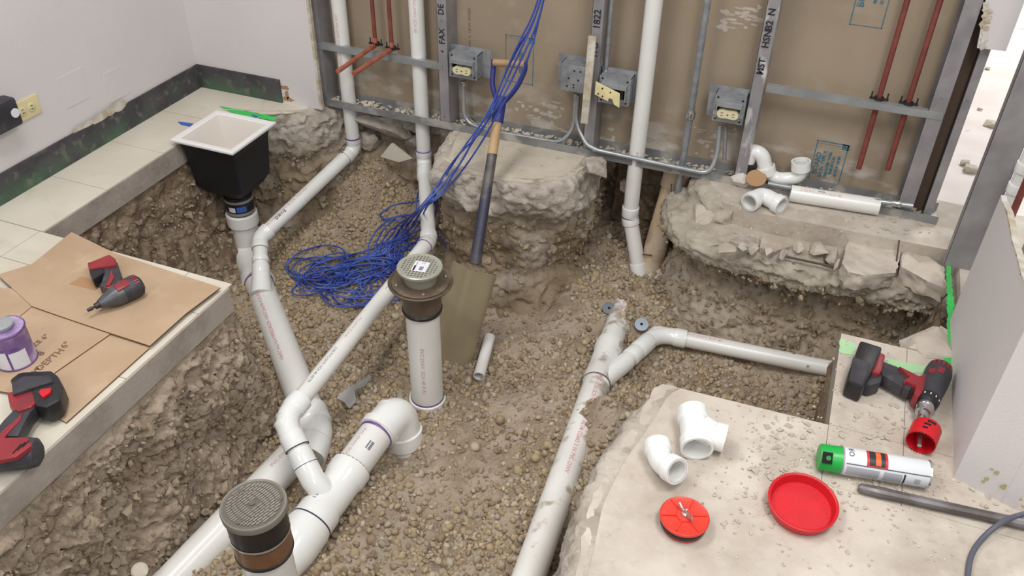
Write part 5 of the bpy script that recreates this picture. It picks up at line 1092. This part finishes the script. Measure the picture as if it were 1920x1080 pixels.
def ledge_piece(px,z,th,name='slab_fragment',m='conc',h=0):
    P=[az(a_,b_,z) for a_,b_ in px]; mb=MB(); mb.prism([(p[0],p[1]) for p in P],z-th,z+h); return mb
for k,(px,_) in enumerate(led):
    if k>=2:
        Pq=np.array([az(a_,b_,-.078) for a_,b_ in px]); c_=Pq.mean(0); e_=(Pq.max(0)-Pq.min(0))/2
        crock('slab_fragment',c_+np.array([0,0,.012]),(e_[0]*1.12,e_[1]*1.05,.022),70+k,'conc' if k%3 else 'broken',rot=(random.uniform(-.25,.25),random.uniform(-.25,.25),0),rough=2,n=14,parent=floor,sq=False); continue
    mb=ledge_piece(px,-.070+random.uniform(-.008,.004),.028); build('slab_fragment',roughen(mb,3,.009),'conc' if k%3 else 'broken',floor,smooth=30)
mb=ledge_piece([(1585,465),(1600,448),(1688,462),(1684,500),(1676,512),(1620,516),(1590,510),(1580,494)],-.045,.06); build('slab_fragment',roughen(mb,6,.026),'conc',floor,smooth=30)
mb=ledge_piece([(1694,468),(1720,470),(1770,500),(1772,540),(1740,528),(1712,512),(1690,500)],-.04,.055); build('slab_fragment',roughen(mb,6,.026),'conc',floor,smooth=30)
mb=MB(); mb.cyl(az(1468,480,-.075),az(1562,500,-.075),.0042,seg=8); single('rebar',mb,'rust_and_gap_shade','thin rusty reinforcing rod across the cracked ledge','rod')
mb=MB(); mb.cyl(az(1548,480,-.07),az(1546,526,-.14),.0035,seg=8); single('rebar',mb,'rust_and_gap_shade','short rusty rod pointing down from the cracked ledge','rod')
mb=MB(); mb.cyl(ay(1686,450,2.74),ay(1676,530,2.66),.003,seg=8); single('rebar',mb,'rust_and_gap_shade','upright thin rod beside the right slab fragment','rod')
# ---------------- right-hand wall ----------------
xw=.507; 
def wallpt(px,py): return ax(px,py,xw)
poly=[(1.705,0),(2.345,0)]
top=[wallpt(1879,380),wallpt(1888,400),wallpt(1893,425),wallpt(1898,455),wallpt(1906,480),wallpt(1914,515),wallpt(1925,545)]
P=[(1.705,-.0),(2.36,-.0),(2.36,float(top[0][2]))]+[(float(p[1]),float(p[2])) for p in top]
lasty,lastz=P[-1]; P.append((1.705,lastz+.04))
mb=MB(); n=len(P); mb.add([(xw,p[0],p[1]) for p in P]+[(xw+.014,p[0],p[1]) for p in P],[tuple(reversed(range(n))),tuple(range(n,2*n))]+[(i,(i+1)%n,n+(i+1)%n,n+i) for i in range(n)])
wr=struct(build('wall_right',mb,'paint_wall',smooth=0,tri=True))
mb=MB()
for p,q in zip(top[:-1],top[1:]):
    c=(p+q)/2; d=(q-p); mb.obox(c+np.array([.007,0,.001]),d/2*1.05,np.array([.0078,0,0]),np.cross(d/np.linalg.norm(d),[1,0,0])*.003)
build('torn_edge',mb,'gypsum',wr,smooth=0)
e1_=az(1787,903,0); e2_=az(1899,933,0)
ex=e2_[0]; yy0=1.69
mb=MB(); mb.add([(xw-.001,1.70,0),(ex,yy0-.04,0),(ex,yy0+.0,0),(xw-.001,1.714,0),(xw-.001,1.70,1.3),(ex,yy0-.04,1.3),(ex,yy0,1.3),(xw-.001,1.714,1.3)],[(0,1,5,4),(1,2,6,5),(2,3,7,6),(3,0,4,7),(4,5,6,7)]); we=struct(build('wall_right',mb,'paint_wall',smooth=0))
mb=MB(); mb.box((xw+.1,1.66,0),(xw+.12,2.36,.36)); struct(build('wall_right',mb,'paint_wall',smooth=0))
for (px,py,r_) in [(1871,888,.011),(1884,909,.012),(1852,902,.009),(1845,908,.007),(1860,884,.006)]:
    d_=ray(px,py); t_=(1.69-.02)/d_[1]; c=CP+d_*t_; y_=1.70-(c[0]-xw)*(.05/(ex-xw))-.0012
    mb=MB(); mb.add([(c[0]+r_*math.cos(i*.52)*random.uniform(.6,1.1),y_,c[2]+r_*.7*math.sin(i*.52)*random.uniform(.6,1.1)) for i in range(12)],[tuple(range(12))]); build('glue_spot',mb,'stain',we,smooth=0)
# stud standing behind the drywall end, and the partition behind
def ystud(px,py,y,w,label,z1=1.6,dep=.04,m='steel'):
    x0=ay(px,py,y)[0]; o=thing('steel_stud',label,'stud',(x0,y,0),'steel studs of the side wall')
    mb=MB(); mb.box((x0,y,0),(x0+w,y+.0012,z1)); build('web',mb,m,o,smooth=0); mb=MB(); mb.box((x0,y,0),(x0+.0012,y+dep,z1)); build('flange',mb,m,o,smooth=0); mb=MB(); mb.box((x0+w-.0012,y,0),(x0+w,y+dep,z1)); build('flange',mb,m,o,smooth=0); return x0
ystud(1781,467,2.66,.088,'broad steel stud standing just behind the torn side drywall')
zb_=ax(1900,200,.62)
mb=MB(); mb.box((.605,2.62,0),(.612,2.66,1.6)); 
x_=ay(1905,300,2.45)[0]
o=thing('vent_pipe','white pipe standing inside the torn side wall cavity','pipe',(.60,2.2,0))
p0=ax(1893,388,.60); p1=ax(1925,290,.60); yv2=p0[1]; mb=MB(); mb.cyl((.60,yv2,.0),(.60,yv2,1.5),.024,seg=20); build('pipe',mb,'pvc',o)
for z_ in (p0[2]+.05,p0[2]+.12): 
    mb=MB(); mb.cyl((.60,yv2,z_),(.60,yv2,z_+.03),.029,seg=20); build('collar',mb,'pvc_gloss',o,bevel=.002)
for k,(px,py) in enumerate([(1908,378),(1916,352)]):
    p=ax(px,py,.592); mb=MB(); mb.cyl((p[0],p[1]-.02*k,.0),(p[0],p[1]-.02*k,1.5),.0095,seg=14); single('copper_riser',mb,'copper',['nearer copper tube beside the white pipe in the side wall cavity','farther copper tube beside the white pipe in the side wall cavity'][k],'copper tube',loc=(p[0],p[1],0))
# torn drywall hanging high at the right end of the back wall
P=[ay(1842,-30,2.90),ay(1846,10,2.90),ay(1843,38,2.90),ay(1838,60,2.90),ay(1832,90,2.90),ay(1886,96,2.90),ay(1925,-20,2.90)]
zt=1.6; P2=[(P[1][0]-.01,zt)]+[(p[0],p[2]) for p in P[1:6]]+[(P[5][0]+.004,zt)]
mb=MB(); n=len(P2); mb.add([(p[0],2.90,p[1]) for p in P2]+[(p[0],2.915,p[1]) for p in P2],[tuple(range(n)),tuple(reversed(range(n,2*n)))]+[(i,n+i,n+(i+1)%n,(i+1)%n) for i in range(n)])
wt=struct(build('wall_back',mb,'paint_wall',smooth=0,tri=True))
mb=MB()
for k in range(14):
    c=ay(1846-k*.9+random.uniform(0,10),10+k*6,2.898); q=rock(c,(.012,.003,.014),k,n=9); mb.add(q.v,q.f)
stuff(build('torn_edge',mb,'gypsum',wt,smooth=0))
# marking paint
def decal(px,z,m,parent,name='marking_paint',jx=.003):
    P=[]; n=len(px)
    for i in range(n):
        a_=az(*px[i],z); b_=az(*px[(i+1)%n],z); k=max(1,int(np.linalg.norm(b_-a_)/.012))
        for j in range(k): q=lerp(a_,b_,j/k); P.append((q[0]+random.uniform(-jx,jx),q[1]+random.uniform(-jx,jx)))
    mb=MB(); mb.prism(P,z-.0006,z); return build(name,mb,m,parent,smooth=0,tri=True)
decal([(1773,487),(1780,487),(1788,560),(1792,625),(1787,660),(1780,700),(1768,698),(1768,660),(1776,630),(1776,560)],.0012,'green',floor)
decal([(1576,634),(1604,645),(1600,665),(1574,662)],.0012,'greenpale',floor); decal([(1660,672),(1690,678),(1740,690),(1740,700),(1700,698),(1664,688)],.0011,'greenpale',floor); decal([(1696,680),(1735,686),(1745,696),(1700,698)],.0015,'greenpale',floor)
decal([(410,199),(450,205),(520,220),(512,226),(440,214)],.0012,'green',floor); decal([(333,228),(362,231),(358,238),(340,234)],.0012,'bluetape',floor,jx=.001); decal([(471,214),(485,218),(478,222)],.0016,'bluetape',floor,jx=.001)
# ---------------- stones and crumbs ----------------
ico=bmesh.new(); bmesh.ops.create_icosphere(ico,subdivisions=2,radius=1); ico.verts.index_update()
IV=np.array([v.co[:] for v in ico.verts]); IF=np.array([[v.index for v in f.verts] for f in ico.faces]); ico.free()
ico=bmesh.new(); bmesh.ops.create_icosphere(ico,subdivisions=1,radius=1); ico.verts.index_update()
IV1=np.array([v.co[:] for v in ico.verts]); IF1=np.array([[v.index for v in f.verts] for f in ico.faces]); ico.free()
def rotm(n):
    q=rng.normal(size=(n,4)); q/=np.linalg.norm(q,axis=1)[:,None]; w,x,y,z=q.T
    return np.stack([1-2*(y*y+z*z),2*(x*y-z*w),2*(x*z+y*w),2*(x*y+z*w),1-2*(x*x+z*z),2*(y*z-x*w),2*(x*z-y*w),2*(y*z+x*w),1-2*(x*x+y*y)],1).reshape(n,3,3)
def stones(name,Pc,r,m,parent,flat=(.55,.85),smooth=True,low=False,jit=.16,tone=None):
    n=len(Pc); iv,iff=(IV1,IF1) if low else (IV,IF)
    s=np.stack([np.ones(n),rng.uniform(.65,1,n),rng.uniform(*flat,n)],1)*r[:,None]
    base=iv[None]*(1+jit*rng.normal(size=(n,len(iv),1))*(1 if low else .75))
    v=base*s[:,None,:]; v=np.einsum('nij,nkj->nki',rotm(n),v)+Pc[:,None,:]
    f=iff[None]+(np.arange(n)*len(iv))[:,None,None]; v=v.reshape(-1,3); f=f.reshape(-1,3)
    me=bpy.data.meshes.new(name); me.vertices.add(len(v)); me.vertices.foreach_set('co',v.astype(np.float32).ravel())
    me.loops.add(f.size); me.loops.foreach_set('vertex_index',f.ravel().astype(np.int32)); me.polygons.add(len(f)); me.polygons.foreach_set('loop_start',np.arange(0,f.size,3,dtype=np.int32)); me.update(calc_edges=True)
    me.polygons.foreach_set('use_smooth',[smooth]*len(f)); me.materials.append(M[m])
    at=me.attributes.new('tone','FLOAT','POINT'); tn=tone if tone is not None else rng.random(n); at.data.foreach_set('value',np.repeat(tn,len(iv)).astype(np.float32))
    o=bpy.data.objects.new(name,me); C.objects.link(o); o.parent=parent; return stuff(o)
def inpoly(x,y,poly):
    c=np.zeros(len(x),bool); n=len(poly)
    for i in range(n):
        x0,y0=poly[i]; x1,y1=poly[(i+1)%n]; m=((y0>y)!=(y1>y))&(x<(x1-x0)*(y-y0)/(y1-y0+1e-12)+x0); c^=m
    return c
PIT=[(-1.5,.3),(-1.5,1.72),(-2.28,1.72),(-2.28,2.72),(-1.95,3.3),(-1.45,3.3),(-1.43,2.6),(-1.1,2.5),(-.8,2.56),(-.7,3.3),(-.38,3.3),(-.3,2.66),(.2,2.6),(.5,2.6),(.45,2.2),(.2,2.2),(.2,1.8),(-.3,1.76),(-.34,.3)]
nn=44000; x=rng.uniform(-2.3,.5,nn); y=rng.uniform(.3,3.3,nn); ok=inpoly(x,y,PIT)
def blob(px,py,z,r): p=az(px,py,z); return ((x-p[0])**2+(y-p[1])**2)/r**2
dirt=np.zeros(nn)
for (px,py,z,r,k) in [(850,860,-.56,.22,1),(960,780,-.56,.20,.9),(700,980,-.56,.12,.5),(1020,600,-.54,.20,1),(930,640,-.58,.14,.9),(1330,580,-.5,.22,.8),(1450,700,-.56,.16,.9),(1120,800,-.42,.12,.9),(1300,700,-.55,.10,.3),(300,460,-.5,.20,.8),(400,400,-.5,.12,.5),(860,500,-.55,.10,.6),(1240,560,-.5,.15,.6)]: dirt=np.maximum(dirt,k*np.exp(-blob(px,py,z,r)*.9))
pn=fbm(np.stack([x*4,y*4,0*x],1),3); prob=np.clip(1.0-dirt*1.15+pn*.35,.06,1)
ok&=rng.random(nn)<prob; x=x[ok]; y=y[ok]; n=len(x); r=np.clip(rng.lognormal(math.log(.0081),.32,n),.0042,.019)
z=gh(x,y)+.012*fbm(np.stack([x*34,y*34,0*x],1),3,ridge=True)+r*rng.uniform(.0,.6,n)
yellow=np.clip(1-((x+1.8)**2/.5+(y-2.7)**2/.5),0,1); tone=rng.random(n); tone=np.where(rng.random(n)<yellow*.8,rng.uniform(.15,.62,n),tone)
Pc=np.stack([x,y,z],1)
# the 300 that show largest become single parts
zc=((Pc-CP)@MC)[:,2]; sc_=r/zc; uvx=((Pc-CP)@MC)[:,0]/zc*FP+960; uvy=((Pc-CP)@MC)[:,1]/zc*FP+540
vis=(uvx>0)&(uvx<1920)&(uvy>0)&(uvy<1080); order=np.argsort(-sc_*vis); big=order[:300]; rest=np.setdiff1d(np.arange(n),big)
protos=[]
for k in range(6):
    me=bpy.data.meshes.new('pebble'); vv=IV*(1+.09*rng.normal(size=(len(IV),1)))*np.array([1,rng.uniform(.7,1),rng.uniform(.55,.85)]); me.from_pydata(vv.tolist(),[],IF.tolist()); me.polygons.foreach_set('use_smooth',[True]*len(IF)); me.materials.append(M['stoneR']); protos.append(me)
for j in big:
    o=bpy.data.objects.new('pebble',protos[j%6]); o.location=V(Pc[j]); o.scale=(r[j],)*3; o.rotation_euler=(random.uniform(0,6),random.uniform(0,6),random.uniform(0,6)); C.objects.link(o); o.parent=ground
stones('pebble_bed',Pc[rest],r[rest],'stoneA',ground,tone=tone[rest])
# crumbs of soil between the stones and on the banks
M['clodA']=stone_mat('soil crumbs',True)
e=M['clodA'].node_tree.nodes['Color Ramp'].color_ramp.elements
for q,cc_ in zip(e,[(130,114,95),(148,132,112),(158,143,122),(140,124,104),(164,150,130),(152,137,117),(174,160,140)]): q.color=lin(cc_)
nn=26000; x=rng.uniform(-2.3,.5,nn); y=rng.uniform(.3,3.3,nn); ok=inpoly(x,y,PIT); x=x[ok]; y=y[ok]; n=len(x); r=np.clip(rng.lognormal(math.log(.0042),.45,n),.002,.016)
z=gh(x,y)+.012*fbm(np.stack([x*34,y*34,0*x],1),3,ridge=True)+r*.3; stones('soil_crumbs',np.stack([x,y,z],1),r,'clodA',ground,low=True,smooth=False)
B=np.concatenate(BANKPTS); B=np.concatenate([B]+[B+rng.normal(size=B.shape)*.02*np.array([.2,1,1]) for _ in range(1)]); rb=np.clip(rng.lognormal(math.log(.0062),.5,len(B)),.0025,.022); stones('bank_clods',B,rb,'clodA',ground,low=True,smooth=False,jit=.22)
# chips scattered on the slabs
protos=[]
for k in range(5):
    q=rock((0,0,0),(1,.8,.45),k+40,n=12); me=bpy.data.meshes.new('concrete_chip'); me.from_pydata(q.v,[],q.f); me.materials.append(M['chip']); protos.append(me)
def chips(n,box,rad,seed=0):
    rr=random.Random(seed)
    for k in range(n):
        px=rr.triangular(box[0],box[2],(box[0]+box[2])/2) if rr.random()<.5 else rr.uniform(box[0],box[2]); py=rr.uniform(box[1],box[3]); p=az(px,py,0)
        o=bpy.data.objects.new('concrete_chip',protos[k%5]); s=rr.uniform(*rad); o.scale=(s,s,s*rr.uniform(.6,1.2)); o.location=(p[0],p[1],s*.22); o.rotation_euler=(rr.uniform(-.2,.2),rr.uniform(-.2,.2),rr.uniform(0,6)); C.objects.link(o); o.parent=floor
chips(34,(1390,780,1530,900),(.006,.014),1); chips(14,(1540,880,1760,930),(.005,.012),2); chips(22,(1340,880,1450,1000),(.004,.008),3); chips(16,(1520,920,1700,1040),(.004,.009),4); chips(30,(1560,760,1700,840),(.005,.011),5); chips(26,(1560,395,1760,440),(.005,.012),6); chips(14,(1790,900,1920,960),(.004,.010),7)
def dust(n,boxes,rad):
    P=[]
    for k in range(n):
        b_=boxes[k%len(boxes)]; p=az(random.uniform(b_[0],b_[2]),random.uniform(b_[1],b_[3]),0); P.append((p[0],p[1],.001))
    P=np.array(P); stones('slab_crumbs',P,rng.uniform(rad[0],rad[1],n),'clodC',floor,low=True,smooth=False)
M['clodC']=stone_mat('slab crumbs',True)
for q,cc_ in zip(M['clodC'].node_tree.nodes['Color Ramp'].color_ramp.elements,[(180,169,153),(196,186,170),(186,175,158),(204,194,178),(172,160,143),(198,188,171),(212,204,190)]): q.color=lin(cc_)
dust(700,[(1300,760,1530,1000),(1400,780,1560,900),(1560,640,1690,840),(1540,860,1780,960),(1340,860,1800,1070),(1350,360,1760,440)],(.0015,.005))
for o in bpy.data.objects:
    if '_o' in o: del o['_o']
